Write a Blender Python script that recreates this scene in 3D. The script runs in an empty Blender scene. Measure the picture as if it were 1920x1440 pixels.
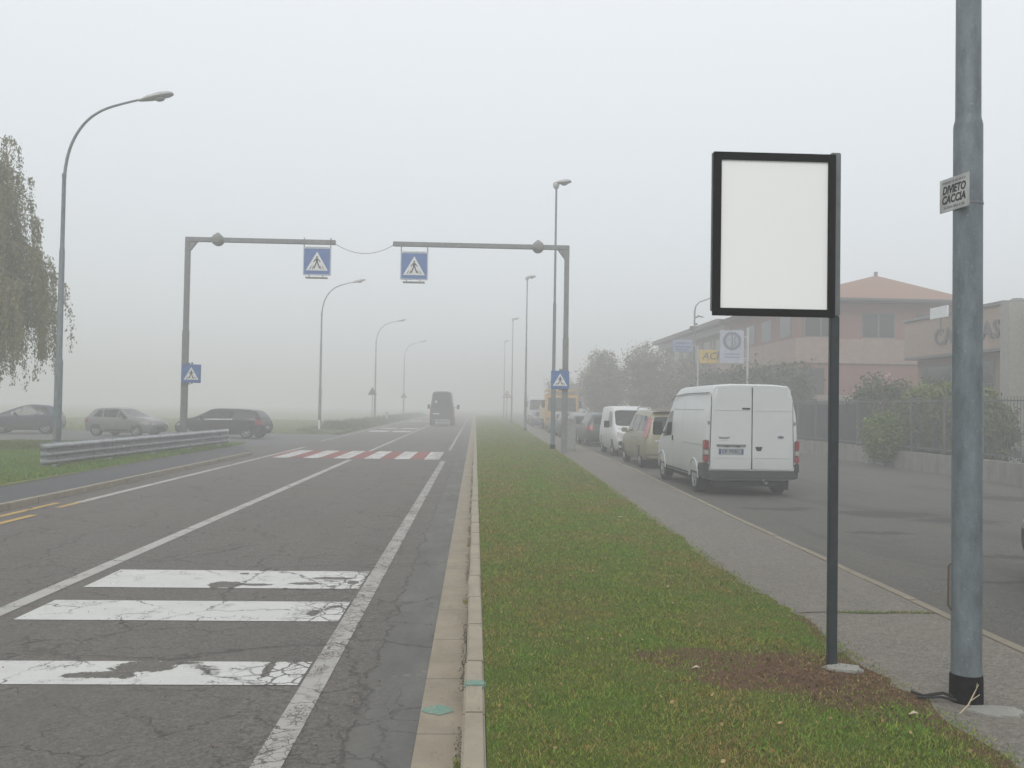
import bpy, bmesh, math, random
import numpy as np
from mathutils import Vector, Matrix
from mathutils.bvhtree import BVHTree
random.seed(7); rng = np.random.default_rng(7)
S = bpy.context.scene
COL = S.collection
R = math.radians
# ---------------------------------------------------------------- camera
yaw, pit, rho = math.atan(68/1700), math.atan(41/1700), 0.0157
fw = Vector((math.sin(yaw)*math.cos(pit), math.cos(yaw)*math.cos(pit), math.sin(pit)))
r0 = Vector((math.cos(yaw), -math.sin(yaw), 0)); u0 = r0.cross(fw)
rt = math.cos(rho)*r0 + math.sin(rho)*u0; up = math.cos(rho)*u0 - math.sin(rho)*r0
cam = bpy.data.cameras.new('camera'); co = bpy.data.objects.new('camera', cam); COL.objects.link(co)
mw = Matrix((rt, up, -fw)).transposed().to_4x4(); mw.translation = (0, 0, 1.8)
co.matrix_world = mw
cam.sensor_width = 36; cam.lens = 1700/1920*36; cam.clip_end = 2000; cam.clip_start = 0.05
S.camera = co
# ---------------------------------------------------------------- sky, sun, exposure
SUN_EL, SUN_AZ = 42, 200           # azimuth from +Y clockwise: behind the camera, a little left
W = bpy.data.worlds.new("World"); S.world = W; W.use_nodes = True
wt_ = W.node_tree; wt_.nodes.clear()
sky = wt_.nodes.new('ShaderNodeTexSky'); sky.sky_type = 'NISHITA'; sky.sun_disc = False
sky.sun_elevation = R(SUN_EL); sky.sun_rotation = R(SUN_AZ)
tc = wt_.nodes.new('ShaderNodeTexCoord'); sx = wt_.nodes.new('ShaderNodeSeparateXYZ')
wt_.links.new(tc.outputs['Generated'], sx.inputs[0])
cr = wt_.nodes.new('ShaderNodeValToRGB')
cr.color_ramp.elements[0].position = 0.0; cr.color_ramp.elements[0].color = (0.72, 0.75, 0.78, 1)
cr.color_ramp.elements[1].position = 0.8; cr.color_ramp.elements[1].color = (1, 1, 1, 1)
e = cr.color_ramp.elements.new(0.25); e.color = (0.80, 0.835, 0.86, 1)
wt_.links.new(sx.outputs[2], cr.inputs[0])
mul = wt_.nodes.new('ShaderNodeMixRGB'); mul.blend_type = 'MULTIPLY'; mul.inputs[0].default_value = 1
wt_.links.new(cr.outputs[0], mul.inputs[1]); mul.inputs[2].default_value = (11.6, 11.75, 11.85, 1)
mx = wt_.nodes.new('ShaderNodeMixRGB'); mx.inputs[0].default_value = 0.92     # overcast layer in front of the blue
wt_.links.new(sky.outputs[0], mx.inputs[1]); wt_.links.new(mul.outputs[0], mx.inputs[2])
bg = wt_.nodes.new('ShaderNodeBackground'); bg.inputs[1].default_value = 0.1
wo = wt_.nodes.new('ShaderNodeOutputWorld')
wt_.links.new(mx.outputs[0], bg.inputs[0]); wt_.links.new(bg.outputs[0], wo.inputs[0])
sl = bpy.data.lights.new('sun', 'SUN'); sl.energy = 1.15; sl.angle = R(30); sl.color = (1, 0.97, 0.92)
so = bpy.data.objects.new('sun', sl); COL.objects.link(so)
sd = Vector((math.sin(R(SUN_AZ))*math.cos(R(SUN_EL)), math.cos(R(SUN_AZ))*math.cos(R(SUN_EL)), math.sin(R(SUN_EL))))
so.rotation_euler = sd.to_track_quat('Z', 'Y').to_euler()
S.view_settings.view_transform = 'Standard'; S.view_settings.look = 'None'
S.view_settings.exposure = 0.0; S.view_settings.gamma = 1
S.cycles.max_bounces = 8; S.cycles.volume_bounces = 4; S.cycles.diffuse_bounces = 3
S.cycles.use_denoising = True
FOG = 0.0109

# ================================================================ helpers
def tag(o, label=None, cat=None, group=None, kind=None):
    if label: o['label'] = label
    if cat: o['category'] = cat
    if group: o['group'] = group
    if kind: o['kind'] = kind
    return o
def empty(name, loc=(0, 0, 0), rz=0, label=None, cat=None, group=None):
    o = bpy.data.objects.new(name, None); COL.objects.link(o); o.empty_display_size = .2
    o.location = loc; o.rotation_euler = (0, 0, rz); tag(o, label, cat, group); return o
def link(name, me, parent=None, smooth=False):
    o = bpy.data.objects.new(name, me); COL.objects.link(o)
    if parent: o.parent = parent
    if smooth:
        me.polygons.foreach_set('use_smooth', [True]*len(me.polygons)); me.update()
    return o
def mesh_np(name, verts, faces, mat, parent=None, smooth=False, attr=None):
    """verts (N,3); faces (M,k) with constant k"""
    verts = np.asarray(verts, dtype=np.float32); faces = np.asarray(faces, dtype=np.int32)
    me = bpy.data.meshes.new(name); k = faces.shape[1]
    me.vertices.add(len(verts)); me.vertices.foreach_set('co', verts.ravel())
    me.loops.add(faces.size); me.loops.foreach_set('vertex_index', faces.ravel())
    me.polygons.add(len(faces)); me.polygons.foreach_set('loop_start', np.arange(0, faces.size, k, dtype=np.int32))
    me.polygons.foreach_set('loop_total', np.full(len(faces), k, dtype=np.int32))
    me.update(calc_edges=True); me.materials.append(mat)
    if attr is not None:
        a = me.attributes.new('rnd', 'FLOAT', 'POINT'); a.data.foreach_set('value', np.asarray(attr, dtype=np.float32))
    return link(name, me, parent, smooth)
class MB:
    def __init__(s): s.v = []; s.f = []
    def add(s, vs, fs):
        b = len(s.v); s.v += [tuple(v) for v in vs]; s.f += [tuple(i+b for i in f) for f in fs]; return s
    def box(s, x0, x1, y0, y1, z0, z1):
        v = [(x, y, z) for x in (x0, x1) for y in (y0, y1) for z in (z0, z1)]
        return s.add(v, [(0,1,3,2), (4,6,7,5), (0,4,5,1), (2,3,7,6), (0,2,6,4), (1,5,7,3)])
    def obox(s, c, ax, ay, az, hx, hy, hz):
        c, ax, ay, az = map(Vector, (c, ax, ay, az))
        v = [c+ax*hx*i+ay*hy*j+az*hz*k for i in (-1, 1) for j in (-1, 1) for k in (-1, 1)]
        return s.add(v, [(0,1,3,2), (4,6,7,5), (0,4,5,1), (2,3,7,6), (0,2,6,4), (1,5,7,3)])
    def tube(s, pts, rad, n=12, cap=True):
        pts = [Vector(p) for p in pts]
        if not hasattr(rad, '__len__'): rad = [rad]*len(pts)
        rings = []; ref = None
        for i, p in enumerate(pts):
            t = (pts[min(i+1, len(pts)-1)]-pts[max(i-1, 0)]).normalized()
            if ref is None: ref = t.orthogonal().normalized()
            ref = (ref-t*ref.dot(t)).normalized(); b = t.cross(ref)
            rings.append([p+(ref*math.cos(2*math.pi*k/n)+b*math.sin(2*math.pi*k/n))*rad[i] for k in range(n)])
        vs = [v for r_ in rings for v in r_]; fs = []
        for i in range(len(pts)-1):
            for k in range(n): fs.append((i*n+k, i*n+(k+1) % n, (i+1)*n+(k+1) % n, (i+1)*n+k))
        if cap: fs += [tuple(range(n))[::-1], tuple((len(pts)-1)*n+k for k in range(n))]
        return s.add(vs, fs)
    def lathe(s, c, axis, prof, n=24):   # prof: (distance along axis, radius)
        c = Vector(c); axis = Vector(axis).normalized(); a = axis.orthogonal().normalized(); b = axis.cross(a)
        vs = [c+axis*d+(a*math.cos(2*math.pi*k/n)+b*math.sin(2*math.pi*k/n))*r_ for d, r_ in prof for k in range(n)]; fs = []
        m = len(prof)
        for i in range(m-1):
            for k in range(n): fs.append((i*n+k, i*n+(k+1) % n, (i+1)*n+(k+1) % n, (i+1)*n+k))
        fs += [tuple(range(n))[::-1], tuple((m-1)*n+k for k in range(n))]
        return s.add(vs, fs)
    def prism(s, poly, o, ax, ay, n, th):  # 2D polygon in the plane ax,ay at o, thickness th along n
        o, ax, ay, n = map(Vector, (o, ax, ay, n)); m = len(poly)
        vs = [o+ax*p[0]+ay*p[1] for p in poly]+[o+ax*p[0]+ay*p[1]+n*th for p in poly]
        fs = [tuple(range(m))[::-1], tuple(range(m, 2*m))]+[(i, (i+1) % m, m+(i+1) % m, m+i) for i in range(m)]
        return s.add(vs, fs)
    def build(s, name, mat, parent=None, smooth=False, bevel=0):
        me = bpy.data.meshes.new(name); me.from_pydata(s.v, [], s.f); me.materials.append(mat)
        bm = bmesh.new(); bm.from_mesh(me); bmesh.ops.recalc_face_normals(bm, faces=bm.faces)
        if bevel:
            es = [e for e in bm.edges if len(e.link_faces) == 2 and e.calc_face_angle(0) > .6]
            bmesh.ops.bevel(bm, geom=es, offset=bevel, segments=2, affect='EDGES', clamp_overlap=True)
        bm.to_mesh(me); bm.free()
        o = link(name, me, parent)
        if smooth or bevel:
            me.polygons.foreach_set('use_smooth', [True]*len(me.polygons))
            me.set_sharp_from_angle(angle=R(38))
        return o
def copy_tree(o, parent=None):
    c = o.copy(); COL.objects.link(c)
    if parent: c.parent = parent
    for ch in list(o.children): copy_tree(ch, c)
    return c
def lerp(a, b, t): return a+(b-a)*t
# ---------------------------------------------------------------- materials
class NT:
    def __init__(s, name):
        s.m = bpy.data.materials.new(name); s.m.use_nodes = True; s.t = s.m.node_tree
        s.b = s.t.nodes['Principled BSDF']; s.out = s.t.nodes['Material Output']
    def n(s, typ, ins=None, **kw):
        nd = s.t.nodes.new(typ)
        for k, v in kw.items(): setattr(nd, k, v)
        for k, v in (ins or {}).items(): s.set(nd.inputs[k], v)
        return nd
    def set(s, sock, v):
        if hasattr(v, 'is_output') or isinstance(v, bpy.types.NodeSocket): s.t.links.new(v, sock)
        elif isinstance(v, (tuple, list)) and len(v) == 3 and sock.type == 'RGBA': sock.default_value = (*v, 1)
        else: sock.default_value = v
    def pos(s): return s.n('ShaderNodeNewGeometry').outputs['Position']
    def obj(s): return s.n('ShaderNodeTexCoord').outputs['Object']
    def noise(s, vec, scale, detail=4, rough=.55, dist=0, out='Fac'):
        return s.n('ShaderNodeTexNoise', {'Vector': vec, 'Scale': scale, 'Detail': detail, 'Roughness': rough, 'Distortion': dist}).outputs[out]
    def vor(s, vec, scale, feature='DISTANCE_TO_EDGE', rand=1):
        return s.n('ShaderNodeTexVoronoi', {'Vector': vec, 'Scale': scale, 'Randomness': rand}, feature=feature).outputs['Distance']
    def math(s, op, a, b=0.0, c=0.0):
        nd = s.n('ShaderNodeMath', operation=op); s.set(nd.inputs[0], a); s.set(nd.inputs[1], b); s.set(nd.inputs[2], c); return nd.outputs[0]
    def ramp(s, fac, lo, hi, a=0.0, b=1.0):
        return s.n('ShaderNodeMapRange', {'Value': fac, 'From Min': lo, 'From Max': hi, 'To Min': a, 'To Max': b}).outputs[0]
    def mix(s, fac, a, b, blend='MIX'):
        nd = s.n('ShaderNodeMixRGB', blend_type=blend); s.set(nd.inputs[0], fac); s.set(nd.inputs[1], a); s.set(nd.inputs[2], b); return nd.outputs[0]
    def mixs(s, fac, a, b):
        nd = s.n('ShaderNodeMixShader'); s.set(nd.inputs[0], fac); s.t.links.new(a, nd.inputs[1]); s.t.links.new(b, nd.inputs[2]); return nd.outputs[0]
    def scale(s, vec, v):
        nd = s.n('ShaderNodeVectorMath', operation='MULTIPLY'); s.set(nd.inputs[0], vec); nd.inputs[1].default_value = v; return nd.outputs[0]
    def bump(s, h, strength=.3, dist=.01):
        s.t.links.new(s.n('ShaderNodeBump', {'Height': h, 'Strength': strength, 'Distance': dist}).outputs[0], s.b.inputs['Normal'])
    def fin(s, color=None, rough=None, metal=None, spec=None):
        if color is not None: s.set(s.b.inputs['Base Color'], color)
        if rough is not None: s.set(s.b.inputs['Roughness'], rough)
        if metal is not None: s.set(s.b.inputs['Metallic'], metal)
        if spec is not None: s.set(s.b.inputs['Specular IOR Level'], spec)
        return s.m
def M(name, col, rough=.6, metal=0, var=.12, scale=8, spec=.5, bump=0, coat=0):
    t = NT(name); v = t.obj()
    nz = t.noise(v, scale, 5); dark = tuple(c*(1-var*1.6) for c in col); lite = tuple(min(1, c*(1+var)) for c in col)
    c = t.mix(t.ramp(nz, .3, .7), dark, lite)
    if bump: t.bump(t.noise(v, scale*6, 4), .4, bump)
    if coat: t.b.inputs['Coat Weight'].default_value = coat; t.b.inputs['Coat Roughness'].default_value = .12
    return t.fin(c, t.ramp(nz, .2, .8, max(0, rough-.08), min(1, rough+.1)), metal, spec)
def paint(name, col, metal=0.0, rough=.34):
    t = NT(name); v = t.obj(); z = t.n('ShaderNodeSeparateXYZ', {0: v}).outputs[2]
    n1 = t.noise(v, 2.2, 6, .6); n2 = t.noise(v, 30, 3)
    dirt = t.math('MULTIPLY', t.ramp(z, .9, .25, 0, .45), t.ramp(n1, .3, .75, .3, 1))
    dirt = t.math('ADD', dirt, t.math('MULTIPLY', t.ramp(n2, .5, .75), .05))
    c = t.mix(dirt, t.mix(t.ramp(n1, .3, .7), tuple(k*.95 for k in col), col), (.13, .12, .105))
    t.b.inputs['Coat Weight'].default_value = .35; t.b.inputs['Coat Roughness'].default_value = .18
    return t.fin(c, t.ramp(dirt, 0, .5, rough, .7), metal, .4)
galv = None
def metal_galv(name, col, scale=14):
    t = NT(name); v = t.pos(); sv = t.scale(v, (1, 1, .35))
    n1 = t.noise(sv, scale, 6, .65); n2 = t.noise(v, 90, 3); n3 = t.noise(t.scale(v, (1, 1, .12)), 25, 4)
    c = t.mix(t.ramp(n1, .35, .7), tuple(k*.72 for k in col), tuple(k*1.2 for k in col))
    c = t.mix(t.math('MULTIPLY', t.ramp(n2, .62, .72), .35), c, (.5, .52, .55))
    c = t.mix(t.math('MULTIPLY', t.ramp(n3, .55, .75), .35), c, tuple(k*.6 for k in col))
    t.bump(n2, .15, .003)
    return t.fin(c, .55, .25, .4)
POLE = metal_galv('galvanised_pole', (.175, .205, .225))
GANTRY = metal_galv('gantry_metal', (.22, .225, .23))
RAIL = metal_galv('guardrail_metal', (.36, .37, .38), 6)
POST = M('dark_post_paint', (.033, .042, .05), .5, .2, .2, 12)
BLACK = M('black_paint', (.004, .004, .004), .8, var=.1, spec=.1)
BITUMEN = M('black_bitumen', (.006, .006, .006), .95, var=.5, scale=30, bump=.004, spec=.1)
RUBBER = M('tyre_rubber', (.02, .02, .021), .85, var=.3)
RIM = M('alloy_rim', (.35, .35, .36), .4, .6)
HUB = M('grey_hubcap', (.3, .31, .32), .5, .3)
GLASS = M('car_glass', (.018, .022, .024), .08, 0, .2, 3, .6)
PLASTIC = M('dark_bumper_plastic', (.035, .036, .038), .6, var=.25)
TRIM = M('black_trim', (.02, .02, .022), .5)
SEAM = M('panel_gap', (.03, .03, .03), .9)
LAMP_R = M('red_lamp_plastic', (.27, .035, .045), .25, var=.25, scale=20, coat=.4)
LAMP_W = M('clear_lamp_plastic', (.36, .33, .32), .15, var=.15, coat=.5)
CHROME = M('chrome_trim', (.6, .6, .6), .2, .9)
PLATE_W = M('plate_white', (.55, .57, .6), .5)
PLATE_B = M('plate_blue', (.05, .07, .19), .5)
WHITE = M('white_enamel', (.72, .73, .73), .45, var=.06)
BLUE = M('sign_blue', (.07, .15, .38), .4, var=.12)
FIG = M('sign_black', (.015, .015, .015), .5)
CONC = None
# ---- road surface node groups ------------------------------------------------
def asphalt_nodes(t, base=(.124, .115, .105), cracks=True, strip=False, side=False):
    p = t.pos(); wob = t.noise(p, 1.3, 4, .6, out='Color')
    wob2 = t.noise(p, 7, 4, .65, out='Color'); pw = t.n('ShaderNodeVectorMath', {0: p, 1: t.scale(wob, (.5, .5, 0))}, operation='ADD').outputs[0]
    pw = t.n('ShaderNodeVectorMath', {0: pw, 1: t.scale(wob2, (.22, .22, 0))}, operation='ADD').outputs[0]
    sp = t.noise(p, 120, 3, .85); sp2 = t.noise(p, 42, 4, .8); big = t.noise(p, .45, 5, .6); mid = t.noise(t.scale(p, (1, .35, 1)), 1.7, 5, .6)
    ag = t.n('ShaderNodeTexVoronoi', {'Vector': p, 'Scale': 95}, feature='F1').outputs['Color']; agv = t.n('ShaderNodeSeparateXYZ', {0: ag}).outputs[0]
    ag2 = t.n('ShaderNodeTexVoronoi', {'Vector': p, 'Scale': 38}, feature='F1').outputs['Color']; agv2 = t.n('ShaderNodeSeparateXYZ', {0: ag2}).outputs[0]
    sp = t.math('ADD', t.math('MULTIPLY', sp, .4), t.math('ADD', t.math('MULTIPLY', agv, .35), t.math('MULTIPLY', agv2, .25)))
    c = t.mix(t.ramp(sp, .25, .75), tuple(k*.3 for k in base), tuple(k*1.75 for k in base)); c = t.mix(t.ramp(t.noise(p, 17, 5, .8), .38, .64, 0, .4), c, tuple(k*.7 for k in base)); c = t.mix(t.ramp(t.noise(p, 23, 4, .8), .54, .7, 0, .35), c, tuple(k*1.5 for k in base))
    c = t.mix(t.ramp(sp2, .4, .66, 0, .5), c, tuple(k*.68 for k in base)); lane = t.noise(t.scale(p, (1, .05, 1)), 2.4, 3, .5); c = t.mix(t.ramp(lane, .42, .62, 0, .32), c, tuple(k*.76 for k in base)); c = t.mix(t.ramp(t.noise(p, 210, 1, .5), .68, .74, 0, .5), c, (.42, .41, .38))
    c = t.mix(t.math('MULTIPLY', t.ramp(big, .35, .7), .35), c, (base[0]*1.18, base[1]*1.12, base[2]*1.0))
    c = t.mix(t.math('MULTIPLY', t.ramp(mid, .5, .75), .3), c, tuple(k*.78 for k in base))
    if side:   # oily, patched service road: long dark stains with their own outline
        pw0 = t.n('ShaderNodeVectorMath', {0: p, 1: t.scale(t.noise(p, 1.1, 5, .7, out='Color'), (1.3, 1.3, 0))}, operation='ADD').outputs[0]; sq = t.n('ShaderNodeSeparateXYZ', {0: pw0}); em = None
        for cx, cy, rx, ry in ((7.3, 15.7, .95, .55), (8.0, 14.8, .9, .3), (11.4, 18.8, 1.3, .5), (6.1, 13.2, .5, .2), (7.0, 11.2, .9, .16), (9.2, 12.6, 1.0, .25), (5.6, 16.4, .8, .2), (5.7, 9.6, .6, .12)):
            a_ = t.math('DIVIDE', t.math('SUBTRACT', sq.outputs[0], cx+.65), rx); b2_ = t.math('DIVIDE', t.math('SUBTRACT', sq.outputs[1], cy+.65), ry)
            q_ = t.ramp(t.math('ADD', t.math('MULTIPLY', a_, a_), t.math('MULTIPLY', b2_, b2_)), 1.2, .6); em = q_ if em is None else t.math('MAXIMUM', em, q_)
        c = t.mix(t.math('MULTIPLY', em, .8), c, tuple(k*.38 for k in base))
        st = t.noise(t.scale(p, (1, .33, 1)), .42, 5, .62, .5)
        c = t.mix(t.ramp(st, .57, .64, 0, .45), c, tuple(k*.42 for k in base))
        ln = t.noise(t.scale(p, (1, .22, 1)), 1.1, 3, .5, .6)
        c = t.mix(t.ramp(ln, .58, .66, 0, .35), c, tuple(k*.5 for k in base))
    ck = None
    X = t.n('ShaderNodeSeparateXYZ', {0: p}).outputs[0]
    if strip:
        xw = t.math('ADD', X, t.math('MULTIPLY', t.ramp(t.noise(p, 3, 3), 0, 1, -1, 1), .03))
        m = t.ramp(t.math('ADD', xw, t.math('MULTIPLY', t.ramp(t.noise(p, 1.6, 5, .7), 0, 1, -1, 1), .16)), -.68, -.6)
        n5 = t.noise(t.scale(p, (1, .3, 1)), 2.2, 5, .65)
        sc = t.mix(t.ramp(n5, .35, .7), (.10, .10, .094), (.165, .158, .142))
        sc = t.mix(t.ramp(sp, .3, .7, 0, .4), sc, (.08, .08, .078))
        patch = t.noise(p, 1.1, 5, .7)
        sc = t.mix(t.ramp(patch, .66, .7, 0, .35), sc, (.34, .33, .30))
        c = t.mix(m, c, sc)
    if cracks:
        d1 = t.vor(pw, .55); d2 = t.vor(pw, 1.7); d3 = t.vor(pw, 11)
        k1 = t.noise(p, .6, 3); k2 = t.noise(p, .9, 2, out='Fac')
        Y_ = t.n('ShaderNodeSeparateXYZ', {0: p}).outputs[1]; nr = t.math('MULTIPLY', t.ramp(Y_, 6.3, 5.3), t.ramp(t.noise(p, 1.7, 3), .38, .5))
        c1 = t.math('MULTIPLY', t.ramp(d1, .009, .001), t.ramp(k1, .36, .46))
        c2 = t.math('MULTIPLY', t.ramp(d2, .02, .002), t.math('MAXIMUM', nr, t.ramp(k2, .49, .57)))
        c1 = t.math('MULTIPLY', c1, t.ramp(t.noise(p, 14, 3), .3, .5))
        # ladder of fine cracks along the worn wheel line
        along = t.math('ABSOLUTE', t.math('ADD', X, 1.0))
        near = t.ramp(along, .62, .2); n9 = t.noise(p, 1.2, 3)
        c3 = t.math('MULTIPLY', t.math('MULTIPLY', t.ramp(d3, .045, .012), near), t.ramp(n9, .5, .58))
        lx = t.math('ABSOLUTE', t.math('ADD', t.math('ADD', X, .66), t.math('MULTIPLY', t.ramp(t.noise(p, 1.6, 5, .7), 0, 1, -1, 1), .16)))
        c4 = t.math('MULTIPLY', t.ramp(lx, .016, .004), t.ramp(t.noise(p, 9, 3), .4, .52))
        ck = t.math('MAXIMUM', t.math('MAXIMUM', c1, c2), t.math('MAXIMUM', c3, c4))
        c = t.mix(t.math('MULTIPLY', ck, .72), c, (.04, .038, .036))
    return p, c, sp, ck
def asphalt(name, **k):
    t = NT(name); p, c, sp, ck = asphalt_nodes(t, **k)
    h = sp if ck is None else t.math('SUBTRACT', sp, t.math('MULTIPLY', ck, 2.5))
    t.bump(h, .5, .004)
    return t.fin(c, .85, 0, .35)
ROAD = asphalt('worn_asphalt', strip=True)
SIDE = asphalt('service_asphalt', base=(.098, .094, .086), cracks=False, side=True)
WALK = asphalt('pavement_asphalt', base=(.168, .153, .135), cracks=False)
WALKL = asphalt('dark_pavement_asphalt', base=(.085, .085, .09), cracks=False)
def road_paint(name, col, wear=.5, chips=(), fine=0.0, alpha=1.0, blocks=True):
    t = NT(name); p, c, sp, ck = asphalt_nodes(t)
    pw = t.n('ShaderNodeVectorMath', {0: p, 1: t.scale(t.noise(p, 5, 4, .65, out='Color'), (.12, .12, 0))}, operation='ADD').outputs[0]
    w = t.noise(pw, 7, 6, .75); w2 = t.noise(p, 1.0, 2)
    lost = t.math('MULTIPLY', t.ramp(w, .72-.22*wear, .74-.22*wear), t.ramp(w2, .42, .6, .15, 1))
    lost = t.math('MAXIMUM', lost, ck)
    if fine:
        d = t.vor(pw, 13, rand=1); d2 = t.vor(pw, 30)
        lost = t.math('MAXIMUM', lost, t.math('MULTIPLY', t.ramp(d, .05, .02), t.ramp(t.noise(p, 2.3, 3), .62-.3*fine, .7-.3*fine)))
        lost = t.math('MAXIMUM', lost, t.math('MULTIPLY', t.ramp(d2, .1, .04), t.ramp(t.noise(p, 3.1, 2), .6-.2*fine, .7-.2*fine)))
    sxy = t.n('ShaderNodeSeparateXYZ', {0: pw})
    if fine and blocks:
        # blocks near the wheel line break up
        d = t.vor(pw, 6.5)
        lost = t.math('MAXIMUM', lost, t.math('MULTIPLY', t.ramp(d, .07, .03), t.ramp(sxy.outputs[0], -1.55, -1.3)))
    for (cx, cy, rx, ry) in chips:
        a = t.math('DIVIDE', t.math('SUBTRACT', sxy.outputs[0], cx+.06), rx); b = t.math('DIVIDE', t.math('SUBTRACT', sxy.outputs[1], cy+.06), ry)
        r2 = t.math('ADD', t.math('MULTIPLY', a, a), t.math('MULTIPLY', b, b))
        r2 = t.math('ADD', r2, t.math('MULTIPLY', t.ramp(t.noise(p, 11, 5, .7), 0, 1, -1, 1), 1.1))
        lost = t.math('MAXIMUM', lost, t.ramp(r2, 1.0, .92))
    lost = t.math('MAXIMUM', lost, t.math('MULTIPLY', t.ramp(t.noise(p, 200, 2, .7), .55, .7), 1-alpha*.75))
    tint = t.mix(t.ramp(t.noise(p, 3, 5, .7), .3, .75), tuple(k*.86 for k in col), col)
    tint = t.mix(t.ramp(sp, .35, .8, 0, .22), tint, tuple(k*.6 for k in col))
    return t.fin(t.mix(lost, tint, c), .75, 0, .3)
CHIPS = [(-2.42, 9.05, .17, .17), (-2.14, 9.06, .2, .05), (-2.38, 9.62, .05, .04), (-1.66, 9.12, .16, .07), (-1.42, 9.40, .22, .07), (-1.2, 9.2, .07, .1), (-1.36, 7.85, .05, .1), (-1.2, 8.1, .06, .05),
         (-2.2, 6.24, .22, .13), (-2.42, 6.06, .26, .08), (-2.08, 6.35, .26, .05), (-1.36, 6.2, .035, .2)]
PBAR = road_paint('thermoplastic_white', (.60, .60, .58), .08, CHIPS, fine=.02)
PEDGE = road_paint('worn_edge_white', (.40, .39, .365), .5, fine=.6, alpha=.6, blocks=False)
PLINE = road_paint('worn_centre_white', (.43, .42, .40), .2, fine=.15, alpha=.8)
PZEB = road_paint('worn_zebra_white', (.62, .62, .60), .35, fine=.5)
PRED = road_paint('worn_red', (.27, .085, .075), .45, fine=.0, alpha=.75)
PYEL = road_paint('worn_yellow', (.5, .33, .10), .15, alpha=.8)
def concrete(name, col, joints=0):
    t = NT(name); p = t.pos()
    n1 = t.noise(p, 3, 6, .65); n2 = t.noise(p, 120, 3, .7); n3 = t.noise(t.scale(p, (1, .2, 1)), 6, 5, .7)
    c = t.mix(t.ramp(n1, .3, .7), tuple(k*.8 for k in col), tuple(k*1.1 for k in col))
    c = t.mix(t.ramp(n2, .4, .75, 0, .4), c, tuple(k*.7 for k in col))
    c = t.mix(t.ramp(n3, .55, .7, 0, .45), c, (col[0]*.6, col[1]*.62, col[2]*.55)); c = t.mix(t.ramp(t.noise(p, 28, 4, .75), .6, .68, 0, .6), c, (.09, .085, .07))
    if joints:
        y = t.n('ShaderNodeSeparateXYZ', {0: p}).outputs[1]
        fr = t.math('PINGPONG', t.math('ADD', y, t.math('MULTIPLY', n2, .006)), joints/2)
        c = t.mix(t.math('MULTIPLY', t.ramp(fr, .008, .003), .75), c, (.06, .055, .05))
    t.bump(n2, .3, .003)
    return t.fin(c, .9, 0, .3)
GUTTER = concrete('gutter_concrete', (.29, .25, .19), 1.0)
KERB = concrete('kerb_concrete', (.33, .29, .225), 1.0)
KERB2 = concrete('old_kerb_concrete', (.25, .22, .17), 0)
WALLC = concrete('stained_wall_concrete', (.26, .255, .235))
SLAB = concrete('pale_concrete', (.30, .295, .27))
TEAL = M('teal_spray', (.10, .27, .22), .8, var=.35, scale=40)
# ---- grass
def leafmat(name, a, b_, c_): 
    t = NT(name); r_ = t.n('ShaderNodeAttribute', attribute_name='rnd').outputs['Fac']; nz = t.noise(t.pos(), 1.2, 3)
    c = t.mix(r_, a, b_); c = t.mix(t.ramp(nz, .45, .7, 0, .7), c, c_); return t.fin(c, .7, 0, .25)
def grass_ground(name, green=(.075, .10, .028), brown=(.17, .105, .06), dirt=False):
    t = NT(name); p = t.pos()
    n1 = t.noise(p, .9, 5, .6); n2 = t.noise(p, 40, 4, .7); n3 = t.noise(p, 5, 5, .7)
    c = t.mix(t.ramp(n3, .3, .7), tuple(k*.75 for k in green), tuple(k*1.35 for k in green))
    c = t.mix(t.ramp(n1, .45, .68, 0, .6), c, brown)
    c = t.mix(t.ramp(n2, .35, .7, 0, .6), c, tuple(k*.45 for k in green))
    if dirt:
        c = t.mix(dirt_mask(t, p), c, t.mix(t.ramp(n2, .3, .7), (.055, .033, .02), (.155, .092, .056)))
    t.bump(n2, .6, .02)
    return t.fin(c, .95, 0, .1)
def dirt_mask(t, p):
    pw = t.n('ShaderNodeVectorMath', {0: p, 1: t.scale(t.noise(p, 2.6, 6, .75, out='Color'), (.7, .7, 0))}, operation='ADD').outputs[0]
    s_ = t.n('ShaderNodeSeparateXYZ', {0: pw}); m = None
    for cx, cy, rx, ry in ((2.0, 5.74, .75, .5), (2.45, 5.3, .55, .5), (1.55, 5.98, .5, .26), (2.66, 6.6, .12, .7), (2.62, 4.6, .18, .8)):
        a = t.math('DIVIDE', t.math('SUBTRACT', s_.outputs[0], cx+.35), rx); b = t.math('DIVIDE', t.math('SUBTRACT', s_.outputs[1], cy+.35), ry)
        k = t.ramp(t.math('ADD', t.math('MULTIPLY', a, a), t.math('MULTIPLY', b, b)), 1.25, .7)
        m = k if m is None else t.math('MAXIMUM', m, k)
    return m
GG = grass_ground('median_turf', (.085, .12, .022), (.125, .095, .035), dirt=True)
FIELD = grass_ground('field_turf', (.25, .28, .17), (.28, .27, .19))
BROWNG = grass_ground('leafy_turf', (.16, .21, .06), (.28, .19, .10))
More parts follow.
